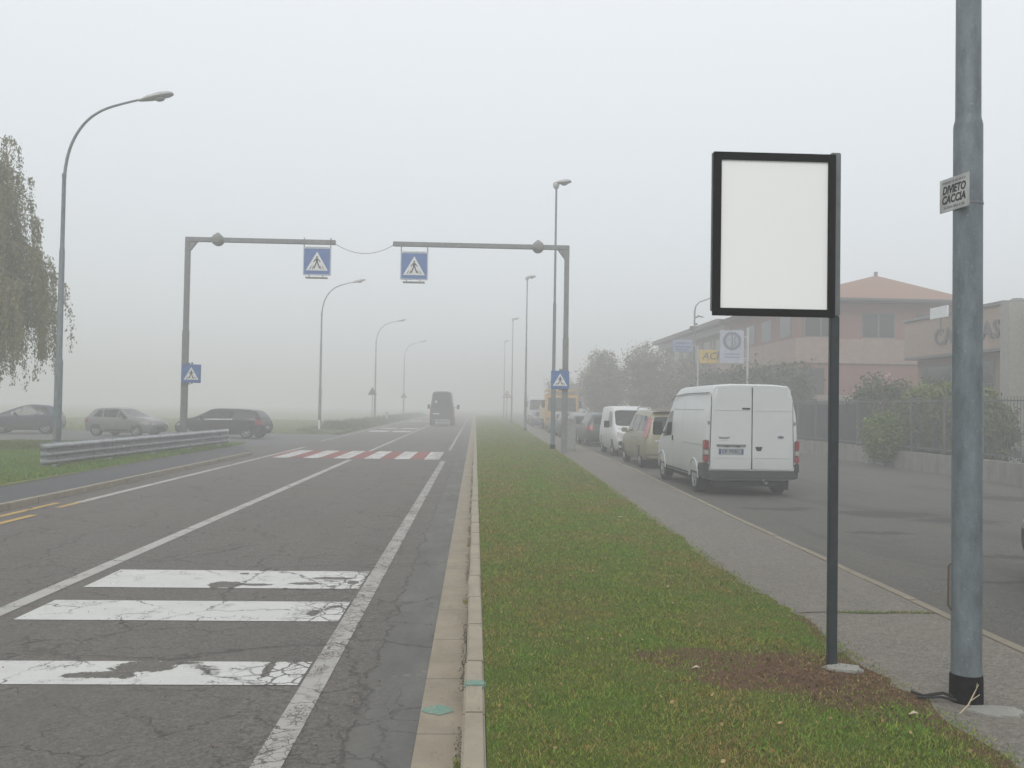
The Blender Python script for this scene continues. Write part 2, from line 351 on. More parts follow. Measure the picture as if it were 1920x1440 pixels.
def blade_mat(name, cols, dead=(.25, .17, .085), deadamt=.5):
    t = NT(name); p = t.pos(); a = t.n('ShaderNodeAttribute', attribute_name='rnd').outputs['Fac']
    n1 = t.noise(t.scale(p, (1, .7, 1)), 1.1, 6, .7); n2 = t.noise(p, 2.2, 5, .65)
    a2 = t.math('POWER', t.math('FRACT', t.math('MULTIPLY', a, 7.31)), 1.3); c = t.mix(a2, cols[0], cols[1]); c = t.mix(t.ramp(n2, .5, .62, 0, .85), c, cols[2])
    dd = t.math('ADD', t.ramp(n1, .44, .62, 0, deadamt), t.ramp(a, .0, 1, -.35, .35))
    c = t.mix(t.ramp(dd, .12, .5), c, t.mix(a2, tuple(k*.35 for k in dead), dead))
    t.b.inputs['Subsurface Weight'].default_value = 0
    return t.fin(c, .75, 0, .2)
BLADE = blade_mat('grass_blades', ((.06, .105, .012), (.32, .41, .07), (.125, .27, .03)), dead=(.46, .33, .12), deadamt=.5)
BLADEL = blade_mat('lush_grass_blades', ((.09, .18, .02), (.18, .32, .04), (.20, .29, .045)), dead=(.3,.22,.1), deadamt=.15)
WEED = blade_mat('weed_leaves', ((.05, .075, .025), (.09, .12, .04), (.13, .14, .06)), deadamt=.3)
DEAD = M('dead_leaf', (.2, .12, .06), .8, var=.4)
PALEAF = M('pale_dry_leaf', (.5, .42, .3), .8)
def blades(name, pts, z0, hmin, hmax, wmin, wmax, mat, parent=None, lean=.6):
    n = len(pts); a = rng.uniform(0, 2*np.pi, n); h = rng.uniform(hmin, hmax, n); w = rng.uniform(wmin, wmax, n)
    la = rng.uniform(0, 2*np.pi, n); ll = h*rng.uniform(.1, lean, n); z = np.broadcast_to(z0, n)
    dx, dy = np.cos(a)*w/2, np.sin(a)*w/2
    v = np.empty((n, 3, 3)); v[:, 0] = np.stack([pts[:, 0]-dx, pts[:, 1]-dy, z], 1); v[:, 1] = np.stack([pts[:, 0]+dx, pts[:, 1]+dy, z], 1)
    v[:, 2] = np.stack([pts[:, 0]+np.cos(la)*ll, pts[:, 1]+np.sin(la)*ll, z+h], 1)
    return mesh_np(name, v.reshape(-1, 3), np.arange(3*n).reshape(-1, 3), mat, parent, attr=np.repeat(rng.random(n), 3))
def leaf_cloud(name, cen, s, mat, parent=None, sq=1.0, rnd=None, droop=0):
    n = len(cen); s = np.broadcast_to(s, n)*rng.uniform(.6, 1.4, n)
    u = rng.normal(size=(n, 3)); u[:, 2] += droop*np.sign(u[:, 2]+1e-6); u /= np.linalg.norm(u, axis=1)[:, None]
    w = rng.normal(size=(n, 3)); w -= (w*u).sum(1)[:, None]*u; w /= np.linalg.norm(w, axis=1)[:, None]
    u *= s[:, None]; w *= (s*.55*sq)[:, None]
    v = np.stack([cen-u, cen-w*1.0, cen+u, cen+w*1.0], 1)
    r_ = np.repeat(rng.random(n), 4) if rnd is None else np.repeat(rnd, 4)
    return mesh_np(name, v.reshape(-1, 3), np.arange(4*n).reshape(-1, 4), mat, parent, attr=r_)
def clumps(cx, cy, cz, rx, ry, rz, n_cl, n_leaf, r_cl=.3, shell=.6):
    d = rng.normal(size=(n_cl, 3)); d /= np.linalg.norm(d, axis=1)[:, None]
    rr = rng.uniform(shell, 1.0, n_cl)[:, None]
    c = d*rr*np.array([rx, ry, rz])+np.array([cx, cy, cz])
    c = np.repeat(c, n_leaf, 0); sz = np.repeat(rng.uniform(.6, 1.3, n_cl), n_leaf)[:, None]
    return c+rng.normal(size=c.shape)*r_cl*sz*np.array([1, 1, .8])
# ---------------------------------------------------------------- text
def text_obj(name, s, size, mat, parent, o, ax, ay, ext=.004, bold=0.0, align='CENTER', shear=0, sx_=1.0):
    cu = bpy.data.curves.new(name, 'FONT'); cu.body = s; cu.size = size; cu.extrude = ext; cu.offset = bold; cu.shear = shear
    cu.align_x = align; cu.align_y = 'CENTER'; cu.resolution_u = 3
    tmp = bpy.data.objects.new('tmp', cu); COL.objects.link(tmp)
    dg = bpy.context.evaluated_depsgraph_get(); me = bpy.data.meshes.new_from_object(tmp.evaluated_get(dg))
    bpy.data.objects.remove(tmp); bpy.data.curves.remove(cu)
    ax, ay = Vector(ax).normalized(), Vector(ay).normalized(); nz = ax.cross(ay); o = Vector(o)
    for v in me.vertices: v.co = o+ax*v.co.x*sx_+ay*v.co.y+nz*v.co.z
    me.materials.clear(); me.materials.append(mat); me.name = name
    return link(name, me, parent)

# ================================================================ SETTING
def edge_g(y): return float(np.interp(y, [-10, 5, 10, 30, 62, 100, 400], [2.6, 2.62, 2.63, 3.05, 3.6, 4.2, 5.2]))
def edge_k(y): return float(np.interp(y, [-10, 7, 10, 14, 25, 75, 150, 400], [3.95, 3.98, 4.05, 4.13, 4.45, 4.8, 5.0, 5.6]))
def sheet(name, pts, mat, z=0.0, parent=None):
    me = bpy.data.meshes.new(name); me.from_pydata([(x, y, z) for x, y in pts], [], [tuple(range(len(pts)))]); me.materials.append(mat)
    bm = bmesh.new(); bm.from_mesh(me); bmesh.ops.recalc_face_normals(bm, faces=bm.faces)
    for f in bm.faces:
        if f.normal.z < 0: f.normal_flip()
    bm.to_mesh(me); bm.free()
    return link(name, me, parent)
def ribbon(name, fa, fb, ys, z, mat, zb=None):
    v = []; f = []
    for y in ys: v += [(fa(y), y, z), (fb(y), y, z)]
    n = len(ys)
    for i in range(n-1): f.append((2*i, 2*i+1, 2*i+3, 2*i+2))
    if zb is not None:
        b = len(v)
        for y in ys: v += [(fa(y), y, zb), (fb(y), y, zb)]
        for i in range(n-1):
            f.append((2*i, 2*i+2, b+2*i+2, b+2*i)); f.append((2*i+1, b+2*i+1, b+2*i+3, 2*i+3))
    me = bpy.data.meshes.new(name); me.from_pydata(v, [], f); me.materials.append(mat); return link(name, me)
st = lambda o: tag(o, kind='structure')
ys_all = [-10, 5, 7, 10, 12, 14, 18, 22, 25, 30, 40, 50, 62, 75, 100, 150, 400]
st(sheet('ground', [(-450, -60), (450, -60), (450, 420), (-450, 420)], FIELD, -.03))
road = st(sheet('road', [(-7.5, -10), (-.29, -10), (-.29, 400), (-7.5, 400)], ROAD, 0))
st(sheet('side_road', [(-60, 37.2), (-8.0, 37.6), (-7.5, 37.6), (-7.5, 52), (-8.6, 53), (-60, 62)], asphalt('side_road_asphalt', base=(.12, .12, .118), cracks=False), -.004))
st(sheet('side_road_mouth', [(-9.7, 31), (-7.5, 31), (-7.5, 37.7), (-9.7, 37.7)], ROAD, -.008))
st(ribbon('service_road', edge_k, lambda y: 13.6, ys_all, -.002, SIDE))
st(sheet('yard', [(13.6, 18), (60, 18), (60, 90), (13.6, 90)], SIDE, -.012))
st(ribbon('gutter', lambda y: -.29, lambda y: -.04, [-10, 400], .006, GUTTER))
# main kerb with slightly uneven stones
mb = MB()
for i in range(-3, 110):
    j = random.uniform(-.006, .006); g_ = random.uniform(.002, .008); mb.box(-.035+j, .085+j, i+g_, i+.998, -.05, .125+random.uniform(-.003, .003))
mb.box(-.03, .08, 110, 400, -.05, .12)
st(mb.build('kerb', KERB, bevel=.012))
# pavement beside the service road and its kerb
st(ribbon('pavement', lambda y: edge_g(y)-.15, lambda y: edge_k(y)-.11, ys_all, .115, WALK, zb=-.02))
mb = MB(); yk = -4
while yk < 100:
    y2 = yk+1.0; a, b = edge_k(yk+.003), edge_k(y2-.003); dz = random.uniform(-.004, .004)
    vs = [(a-.11, yk+.003, -.05), (a, yk+.003, -.05), (a, yk+.003, .12+dz), (a-.11, yk+.003, .12+dz), (b-.11, y2-.003, -.05), (b, y2-.003, -.05), (b, y2-.003, .12+dz), (b-.11, y2-.003, .12+dz)]
    mb.add(vs, [(0,1,2,3), (4,7,6,5), (0,4,5,1), (1,5,6,2), (2,6,7,3), (3,7,4,0)]); yk = y2
st(mb.build('pavement_kerb', KERB2, bevel=.012))
# left pavement, kerb
st(sheet('left_pavement', [(-9.6, -10), (-7.62, -10), (-7.62, 31.5), (-9.6, 36.5)], WALKL, .1))
mb = MB()
for i in range(-6, 31): mb.box(-7.62, -7.5, i+.003, i+.997, -.05, .105+random.uniform(-.003, .003))
st(mb.build('left_kerb', KERB, bevel=.012))
st(sheet('left_verge', [(-40, -10), (-9.35, -10), (-9.05, 18), (-9.25, 30), (-9.2, 37), (-12, 38.0), (-30, 36.3), (-40, 35)], BROWNG, .112))
# median turf (slightly crowned, ragged right edge)
V = []; F = []; ny, nx = 260, 14
yy = np.concatenate([np.linspace(-4, 20, 170), np.linspace(20.3, 150, 90)])
for i, y in enumerate(yy):
    xr = edge_g(y)+random.uniform(-.05, .05)+.06*math.sin(y*2.3)*math.sin(y*.7)
    for j in range(nx):
        t_ = j/(nx-1); V.append((lerp(.083, xr, t_), y, .118+.035*math.sin(math.pi*min(1, t_*1.05))+random.uniform(-.006, .006)*(0 < j < nx-1)))
for i in range(ny-1):
    for j in range(nx-1): F.append((i*nx+j, i*nx+j+1, (i+1)*nx+j+1, (i+1)*nx+j))
me = bpy.data.meshes.new('median_grass'); me.from_pydata(V, [], F); me.materials.append(GG); st(link('median', me, smooth=True))
def med_z(x, y):
    t_ = np.clip((x-.083)/(2.65-.083), 0, 1); return .112+.035*np.sin(np.pi*np.minimum(1, t_*1.05))
def in_dirt(x, y):
    w = .18*np.sin(x*9+y*4)+.16*np.sin(y*13-x*6)
    return (((x-2.0)/.8)**2+((y-5.74)/.52)**2+w < 1) | (((x-2.45)/.58)**2+((y-5.3)/.5)**2+w < 1) | (((x-1.55)/.5)**2+((y-5.98)/.28)**2+w < 1)
def strip_pts(n, y0, y1, power=1.0, over=.05):
    y = y0+(y1-y0)*rng.random(n)**power; xr = np.interp(y, [-10, 5, 10, 30, 62, 100], [2.6, 2.62, 2.63, 3.05, 3.6, 4.2])+over
    x = .09+(xr-.09)*rng.random(n)
    edge = (x > xr-.25) & (rng.random(n) < (x-(xr-.25))/.25*.8)
    k = ~edge & ~(in_dirt(x, y) & (rng.random(n) < .74*np.clip(1.5-.5*np.hypot((x-2.1)/.5, (y-5.65)/.4), .55, 1.35))); return np.stack([x[k], y[k]], 1)
P = strip_pts(430000, 3.3, 42, 2.3); yy_ = P[:, 1]
tag(blades('grass', P, med_z(P[:, 0], P[:, 1]), .012, .026+.0008*yy_, .0025+.0002*yy_, .006+.0006*yy_, BLADE, lean=1.4), 'short mown green and brown grass on the median', 'grass', kind='stuff')
P = strip_pts(45000, 34, 90, 1.3)
tag(blades('grass', P, med_z(P[:, 0], P[:, 1]), .015, .05, .01, .03, BLADE, lean=1.2), 'short grass on the far part of the median', 'grass', kind='stuff')
# tufts of broader weeds close by
tp = []
for (cx, cy, r_, n_) in ((1.5, 4.42, .2, 420), (1.75, 4.6, .22, 260), (1.25, 4.75, .16, 160), (2.3, 4.6, .25, 260), (2.42, 5.05, .14, 130), (.35, 4.6, .15, 110)):
    q = rng.normal(size=(n_, 2))*r_*.5; tp.append(q+np.array([cx, cy]))
P = np.concatenate(tp)
tag(blades('weeds', P, med_z(P[:, 0], P[:, 1]), .014, .036, .006, .018, BLADEL, lean=1.5), 'brighter broad-leaved weeds in the nearest grass', 'weeds', kind='stuff')
# dry scraps on the bare earth
n = 2600; P = np.stack([rng.normal(2.2, .38, n), rng.normal(5.65, .38, n)], 1); P = P[(P[:, 0] < 2.6)]
c3 = np.column_stack([P, med_z(P[:, 0], P[:, 1])+rng.uniform(.004, .02, len(P))])
o = leaf_cloud('dry_litter', c3, .009, DEAD); tag(o, 'dry brown thatch and leaf scraps on the bare earth round the sign post', 'leaf litter', kind='stuff')
n = 420; P = strip_pts(n, 3.6, 16, 1.5)
o = leaf_cloud('fallen_leaves', np.column_stack([P, med_z(P[:, 0], P[:, 1])+rng.uniform(.02, .034, len(P))]), .012, leafmat('autumn_leaves', (.30, .18, .07), (.42, .32, .16), (.2, .11, .05)), sq=1.3); tag(o, 'small fallen leaves scattered over the median grass', 'leaves', kind='stuff')
# grass at the left
n = 90000; x = -9.25-rng.random(n)**1.3*9; y = rng.uniform(14.5, 37, n); k = y < 37.2; P = np.stack([x[k], y[k]], 1)
tag(blades('grass', P, .108, .04, .11, .014, .034, BLADEL, lean=.9), 'lush green grass behind the guardrail at the left', 'grass', kind='stuff')
n = 5000; P = np.stack([rng.uniform(-24, -11.5, n), rng.uniform(30, 36, n)], 1)
o = leaf_cloud('fallen_leaves', np.column_stack([P, rng.uniform(.12, .16, n)]), .05, DEAD); tag(o, 'fallen brown leaves under the weeping tree', 'leaves', kind='stuff')
# edge of pavement: dirt and small grass along the outer kerb
n = 5000; y = rng.uniform(3.5, 30, n); x = np.interp(y, [-10, 5, 10, 30], [2.6, 2.62, 2.63, 3.05])+rng.normal(.03, .05, n)
P = np.stack([x, y], 1); blades_edge = blades('grass', P, .112, .008, .026, .005, .011, BLADE, lean=1.6); tag(blades_edge, 'grass creeping over the pavement edge', 'grass', kind='stuff')
# ---- markings (children of the road)
def mark(name, x0, x1, y0, y1, mat, z=.004, skew=0):
    return sheet(name, [(x0, y0), (x1, y0), (x1+skew, y1), (x0+skew, y1)], mat, z, road)
mark('edge_line', -1.08, -.925, -8, 29.0, PEDGE); mark('edge_line', -1.05, -.93, 36, 300, PEDGE)
mark('centre_line', -4.04, -3.88, -8, 29.2, PLINE); mark('centre_line', -4.04, -3.9, 34.6, 300, PLINE)
mark('edge_line', -6.95, -6.8, 16.1, 37, PLINE); mark('edge_line', -7.3, -7.18, 43, 300, PLINE)
mark('yellow_line', -6.92, -6.81, 15.3, 16.1, PYEL); mark('yellow_line', -7.24, -7.12, 9, 16.0, PYEL)
mark('yellow_line', -6.82, -6.70, 9, 14.3, PYEL, z=.008)
for (y0, y1) in ((8.88, 9.8), (7.56, 8.3), (5.86, 6.38)):
    mark('rumble_bar', -3.72, -1.1, y0, y1, PBAR)
mark('red_surface', -6.75, -1.2, 30.0, 34.4, PRED)
for i in range(6):
    x1 = -1.15-i*.98; mark('crossing_stripe', x1-.5, x1, 29.7, 34.5, PZEB, z=.008)
for (y0, y1) in ((58.5, 61.5), (66, 68.5), (96, 100)):
    for k_ in range(2): mark('rumble_bar', -6.9+k_*1.5, -5.7+k_*1.5, y0, y1, PZEB)
# teal paint spots on gutter and kerb
def blob(cx, cy, rx, ry, z, mat, parent, name, ragged=.25):
    pts = [(cx+rx*math.cos(a)*(1+random.uniform(-ragged, ragged)), cy+ry*math.sin(a)*(1+random.uniform(-ragged, ragged))) for a in [2*math.pi*i/22 for i in range(22)]]
    return sheet(name, pts, mat, z, parent)
def soft_spot(name, mask_r, base, spot):   # paint fading out by speckle, not by light
    t = NT(name); v = t.pos(); n_ = t.noise(v, 70, 4, .7); c = t.mix(t.ramp(n_, .42, .58), base, spot); return t.fin(c, .9, 0, .2)
TEALS = soft_spot('sprayed_teal', 0, (.26, .27, .225), (.10, .26, .21))
blob(-.19, 5.38, .085, .085, .009, TEALS, road, 'paint_spot', .2)
mb = MB(); mb.box(-.038, .09, 5.45, 5.56, .06, .1335); mb.build('paint_spot', TEALS, road, bevel=.01)
n = 4200; y = 3.6+rng.random(n)**1.5*26; k = np.sin(y*2.1)+np.sin(y*5.3+1)+rng.normal(0, .7, n) > .35; y = y[k]; x = -.045-np.abs(rng.normal(0, .016, len(y)))
o = leaf_cloud('gutter_grit', np.column_stack([x, y, rng.uniform(.009, .016, len(y))]), .006, M('grit', (.09, .075, .055), .95)); tag(o, 'dark soil and grit lying along the kerb foot', 'grit', kind='stuff')
n = 320; y = rng.choice([4.35, 4.5, 4.55, 8.3, 11.6], n)+rng.normal(0, .05, n); x = -.05-np.abs(rng.normal(0, .014, n)); P = np.stack([x, y], 1)
tag(blades('kerb_weeds', P, .006, .01, .035, .004, .008, BLADE, lean=1.3), 'small weeds growing at the kerb foot', 'weeds', kind='stuff')
n = 700; P = np.column_stack([rng.uniform(-4, -.3, n), 3.9+rng.random(n)**1.4*14, rng.uniform(.005, .009, n)])
o = leaf_cloud('road_grit', P, .007, DEAD); tag(o, 'small stones and bits scattered on the road', 'grit', kind='stuff')
# cracks in the pavement: a thin weed-grown joint
def joint(pts, w, z, name='joint'):
    v = []; f = []
    for i, (x, y) in enumerate(pts): ww = w*random.uniform(.5, 1.3); v += [(x, y-ww, z), (x, y+ww, z)]
    for i in range(len(pts)-1): f.append((2*i, 2*i+2, 2*i+3, 2*i+1))
    me = bpy.data.meshes.new(name); me.from_pydata(v, [], f); me.materials.append(M('joint_dirt', (.06, .05, .035), .95)); return link(name, me)
xs = np.linspace(2.68, 3.9, 40); J = [(x, 7.5+.02*math.sin(x*9)+random.uniform(-.012, .012)) for x in xs]
j_ = joint(J, .012, .119); st(j_); j_.name = 'pavement_joint'
n = 500; P = np.stack([rng.uniform(3.0, 3.85, n), 7.5+rng.normal(0, .014, n)], 1)
tag(blades('grass', P, .118, .008, .025, .004, .009, BLADE), 'thin line of weeds in the pavement joint', 'grass', kind='stuff')
# concrete pads
def pad(cx, cy, rx, ry, z, name, label):
    bm_ = MB(); n_ = 26; pts = [(rx*math.cos(a)*(1+random.uniform(-.22, .22)), ry*math.sin(a)*(1+random.uniform(-.22, .22))) for a in [2*math.pi*i/n_ for i in range(n_)]]
    bm_.prism(pts, (cx, cy, z-.06), (1, 0, 0), (0, 1, 0), (0, 0, 1), .07); o = bm_.build(name, SLAB, bevel=.006); return tag(o, label, 'concrete footing')
pad(2.42, 5.84, .12, .085, .128, 'concrete_footing', 'pale concrete footing round the thin dark sign post')
pad(2.98, 5.06, .15, .11, .112, 'concrete_footing', 'broken concrete footing under the big galvanised pole')

# ================================================================ STREET FURNITURE
# --- big pole close by
root = empty('utility_pole', (2.90, 5.24, .11), label='tall grey galvanised pole with a black base, nearest on the right', cat='pole')
root.rotation_euler = (0, 0, 0)
mb = MB(); mb.lathe((0, 0, -.1), (0, 0, 1), [(0, .084), (3.49, .0805), (3.505, .079), (3.535, .0715), (3.56, .0705), (7.4, .062), (7.42, .058), (10.2, .05)], 40); mb.build('shaft', POLE, root, smooth=True)
mb = MB(); mb.lathe((0, 0, -.05), (0, 0, 1), [(0, .093), (.2, .0905), (.215, .087)], 36); mb.build('base_sleeve', BITUMEN, root, smooth=True)
mb = MB(); mb.tube([(-.085, .02, .8), (-.1, .015, .79), (-.104, .01, .56), (-.085, .01, .53)], .006, 8); mb.build('wire_loop', M('rusty_wire', (.11, .08, .055), .8), root, smooth=True)
mb = MB(); mb.lathe((0, 0, 2.92), (0, 0, 1), [(0, .084), (.012, .084)], 36); mb.build('strap_band', GANTRY, root, smooth=True)
# stubs of cable by its foot
mb = MB(); mb.tube([(2.83, 5.22, .14), (2.76, 5.24, .16), (2.66, 5.27, .135), (2.6, 5.3, .15)], .009, 8); mb.tube([(2.83, 5.2, .13), (2.73, 5.2, .15), (2.64, 5.22, .14), (2.62, 5.26, .13)], .008, 8)
tag(mb.build('cable_stub', RUBBER, smooth=True), 'black cable ends sticking out of the earth beside the big pole', 'cable')
mb = MB(); mb.tube([(2.73, 5.0, .12), (2.78, 5.0, .17), (2.86, 5.04, .27)], [.004, .004, .002], 6); mb.tube([(2.8, 5.01, .19), (2.84, 4.99, .23)], [.003, .002], 6); mb.tube([(2.84, 5.03, .24), (2.83, 5.0, .29)], [.002, .0015], 6)
tag(mb.build('dry_twig', PALEAF, smooth=True), 'pale dry twig standing in front of the black pole base', 'twig')
# hunting notice on the pole
NP = M('weathered_notice', (.42, .43, .43), .55, var=.2, scale=6)
ax = Vector((.18, -.985, 0)).normalized(); ay = Vector((0, 0, 1)); nn = ax.cross(ay)
root = empty('notice_sign', (2.812, 5.23, 3.1), label='small weathered notice reading DIVIETO CACCIA on the big pole', cat='sign')
mb = MB(); mb.obox((0, 0, 0), ax, nn, ay, .125, .003, .1); mb.build('plate', NP, root, bevel=.002)
off = nn*.0035
def rel(a, b): return ax*a+ay*b+off
text_obj('lettering', 'DIVIETO', .066, FIG, root, rel(0, .028), ax, ay, .0008, .0022, shear=.2, sx_=.78)
text_obj('lettering', 'CACCIA', .066, FIG, root, rel(-.004, -.03), ax, ay, .0008, .0022, shear=.2, sx_=.82)
GREYF = M('faded_print', (.2, .2, .2), .6)
for zz, x0 in ((.075, -.1), (-.075, -.085)):
    x = x0; mb = MB()
    while x < -x0:
        w = random.uniform(.006, .013); mb.obox(rel(x+w/2, zz), ax, nn, ay, w/2, .0006, random.choice((.006, .008))); x += w+random.choice((.003, .003, .009))
    mb.build('small_print', GREYF, root)
# --- thin dark post with the blank panel
root = empty('panel_sign', (2.375, 5.93, .13), label='blank white panel with thick black frame on a thin dark post', cat='sign')
mb = MB(); mb.box(-.031, .031, -.02, .02, -.1, 2.3); pp_ = mb.build('post', POST, root, bevel=.006)
mb = MB(); mb.box(-.033, .033, -.022, .022, 2.3002, 3.39); mb.build('post_top', M('grey_post_top', (.17, .185, .195), .5, .3), pp_, bevel=.006)  # upper length of the same post, coloured a paler grey than the lower
bz, bt, bl, br = 2.285, 3.365, -.832, -.018
mb = MB(); mb.box(bl-.008, br, -.036, -.0225, bz+.03, bt-.003); mb.build('back_plate', M('grey_sheet', (.2, .21, .22), .5, .3), root, bevel=.002)
mb = MB(); t_ = .05
mb.box(bl, br, -.062, -.038, bt-t_, bt); mb.box(bl, br, -.062, -.038, bz, bz+t_); mb.box(bl, bl+t_, -.062, -.038, bz+t_, bt-t_); mb.box(br-t_, br, -.062, -.038, bz+t_, bt-t_)
mb.build('frame', BLACK, root)
mb = MB(); mb.box(bl+t_, br-t_, -.05, -.04, bz+t_, bt-t_); mb.build('panel', M('bright_white_panel', (.97, .97, .97), .5, var=.0), root)
mb = MB()
for zz in (bz+.15, bt-.15): mb = MB(); mb.box(-.2, -.034, -.022, .024, zz-.02, zz+.02); mb.build('bracket', POST, root, bevel=.004)
# --- street lamps
LHEAD = M('lamp_housing', (.42, .42, .42), .5, .2)
LUND = M('lamp_glass', (.3, .31, .32), .25)
def lamp_head(root, p, d, L=1.0, w=.3):
    p = Vector(p); d = Vector(d).normalized(); sd_ = Vector((0, 0, 1)).cross(d).normalized(); u_ = d.cross(sd_)
    prof = [(0, .3, .25), (.1, .5, .45), (.3, .85, .8), (.6, 1, 1), (.85, .9, .85), (.97, .6, .5), (1, .3, .2)]; vs = []; n_ = 14
    for a, ww, hh in prof:
        for k in range(n_):
            th = 2*math.pi*k/n_; cz = math.sin(th); vs.append(p+d*a*L+sd_*math.cos(th)*w/2*ww+u_*(cz*(.12 if cz > 0 else .07)*hh+.02))
    fs = [(i*n_+k, i*n_+(k+1) % n_, (i+1)*n_+(k+1) % n_, (i+1)*n_+k) for i in range(len(prof)-1) for k in range(n_)]+[tuple(range(n_)), tuple((len(prof)-1)*n_+k for k in range(n_))]
    b_ = MB(); b_.add(vs, fs); h = b_.build('lamp_head', LHEAD, root, smooth=True)
    b_ = MB(); b_.lathe(p+d*L*.6-u_*.045, -u_, [(0, .13), (.03, .12), (.05, .08)], 16); b_.build('lens', LUND, h, smooth=True)
def left_lamp(loc, rz, label):
    root = empty('street_lamp', loc, rz, label, 'street lamp', 'curved-arm street lamps along the left verge')
    mb = MB(); mb.lathe((0, 0, -.3), (0, 0, 1), [(0, .105), (3.0, .10), (3.1, .078), (6.0, .07), (6.1, .056), (8.0, .05), (8.02, .058), (8.12, .058), (8.13, .045)], 20); mb.build('pole', POLE, root, smooth=True)
    A = [(0, 0, 7.6), (.02, 0, 8.0), (.11, 0, 8.5), (.3, 0, 8.95), (.58, 0, 9.33), (.95, 0, 9.6), (1.4, 0, 9.76), (2.0, 0, 9.92)]
    pts = []
    for i in range(len(A)-1):
        for k in range(3): pts.append(Vector(A[i]).lerp(Vector(A[i+1]), k/3))
    pts.append(Vector(A[-1])); sm = pts[:]
    for _ in range(3): sm = [sm[0]]+[(sm[i-1]+sm[i]*2+sm[i+1])/4 for i in range(1, len(sm)-1)]+[sm[-1]]
    mb = MB(); mb.tube(sm, [lerp(.043, .028, i/len(sm)) for i in range(len(sm))], 14); mb.build('arm', POLE, root, smooth=True)
    lamp_head(root, (1.95, 0, 9.86), (1, 0, .24), .95, .34)
    mb = MB(); mb.box(-.06, .06, -.125, -.1, .6, .9); mb.build('access_door', GANTRY, root, bevel=.005)
    return root
left_lamp((-11.28, 25.0, .1), R(0), 'nearest curved-arm street lamp, rising behind the left end of the guardrail')
b = left_lamp((-10.37, 61.0, 0), R(0), 'second curved-arm street lamp, with a white marker post at its foot')
for (x, y, l) in ((-9.8, 89, 'third curved-arm lamp, faint in the fog behind a roadside sign'), (-9.3, 118, 'farthest curved-arm lamp, hardly visible in the fog')):
    c = copy_tree(b); c.location = (x, y, 0); c['label'] = l
def right_lamp(loc, rz, label):
    root = empty('street_lamp', loc, rz, label, 'street lamp', 'straight street lamps along the median')
    mb = MB(); mb.lathe((0, 0, -.3), (0, 0, 1), [(0, .09), (2.9, .086), (3.0, .07), (6, .062), (6.1, .048), (10.5, .038), (10.62, .04)], 18); mb.build('pole', POLE, root, smooth=True)
    mb = MB(); mb.tube([(0, 0, 10.301), (0, 0, 10.4), (.04, 0, 10.48), (.1, 0, 10.5)], .036, 12); mb.build('spigot', LHEAD, root, smooth=True)
    p = Vector((-.12, 0, 10.5)); lamp_head(root, p, (1, 0, .12), .72, .36)
    mb = MB(); mb.lathe((-.01, 0, 10.295), (0, 0, 1), [(0, .05), (.05, .1), (.14, .13), (.24, .1), (.27, .03)], 18); mb.build('ballast_housing', LHEAD, root, smooth=True)
    mb = MB(); mb.lathe((0, 0, -.02), (0, 0, 1), [(0, .11), (.22, .108)], 18); mb.build('base_sleeve', BITUMEN, root, smooth=True)
    return root
b = right_lamp((3.06, 35.6, .11), 0, 'first straight street lamp on the median, just left of the gantry post')
for (x, y, l) in ((3.42, 62, 'second straight street lamp, alone on the grass before the parked vehicles'), (3.68, 92, 'third straight street lamp, pale in the fog beside the triangular sign'), (3.9, 124, 'last straight street lamp, nearly lost in the fog')):
    c = copy_tree(b); c.location = (x, y, .11); c['label'] = l
# --- pedestrian crossing signs
def ped_sign(root, s, y=0.0):
    """square sign of side s centred on the root, facing -Y"""
    h = s/2
    mb = MB(); mb.box(-h, h, y-.03, y+.03, -h, h); mb.build('panel', BLUE, root, bevel=.01)
    rim = MB(); w = .018*s/.9
    for a in ((-h+.01, h-.01, h-.01-w, h-.01), (-h+.01, h-.01, -h+.01, -h+.01+w)): rim.box(a[0], a[1], y-.036, y-.031, a[2], a[3])
    for a in ((-h+.01, -h+.01+w), (h-.01-w, h-.01)): rim.box(a[0], a[1], y-.0355, y-.031, -h+.01+w, h-.01-w)
    rim.build('border', WHITE if s > .8 else BLUE, root)
    tr = [(-.40*s, -.33*s), (.40*s, -.33*s), (0, .36*s)]
    mb = MB(); mb.prism(tr, (0, y-.031, 0), (1, 0, 0), (0, 0, 1), (0, -1, 0), .006); mb.build('triangle', WHITE, root)
    f = MB(); q = lambda P_: [(a*s, b_*s) for a, b_ in P_]
    pr = lambda P_: f.prism(q(P_), (0, y-.0375, 0), (1, 0, 0), (0, 0, 1), (0, -1, 0), .004)
    f.lathe((.0, y-.0375, .155*s), (0, -1, 0), [(0, .034*s), (.004, .034*s)], 14)
    pr([(-.045, .11), (.045, .11), (.038, -.03), (-.038, -.03)])
    pr([(-.042, -.03), (.0, -.03), (-.075, -.25), (-.125, -.25)]); pr([(.0, -.03), (.04, -.03), (.13, -.25), (.08, -.25)])
    pr([(-.045, .105), (-.045, .055), (-.115, -.03), (-.135, -.01)]); pr([(.045, .105), (.045, .055), (.115, -.03), (.135, -.01)])
    f.build('walking_figure', FIG, root)
    for k in (-2.6, -1.6, 1.6, 2.6):
        mb = MB(); mb.prism(q([(k*.1-.014, -.29), (k*.1+.014, -.29), (k*.075+.012, -.17), (k*.075-.012, -.17)]), (0, y-.0375, 0), (1, 0, 0), (0, 0, 1), (0, -1, 0), .0035)
        mb.build('crossing_bar', FIG, root)
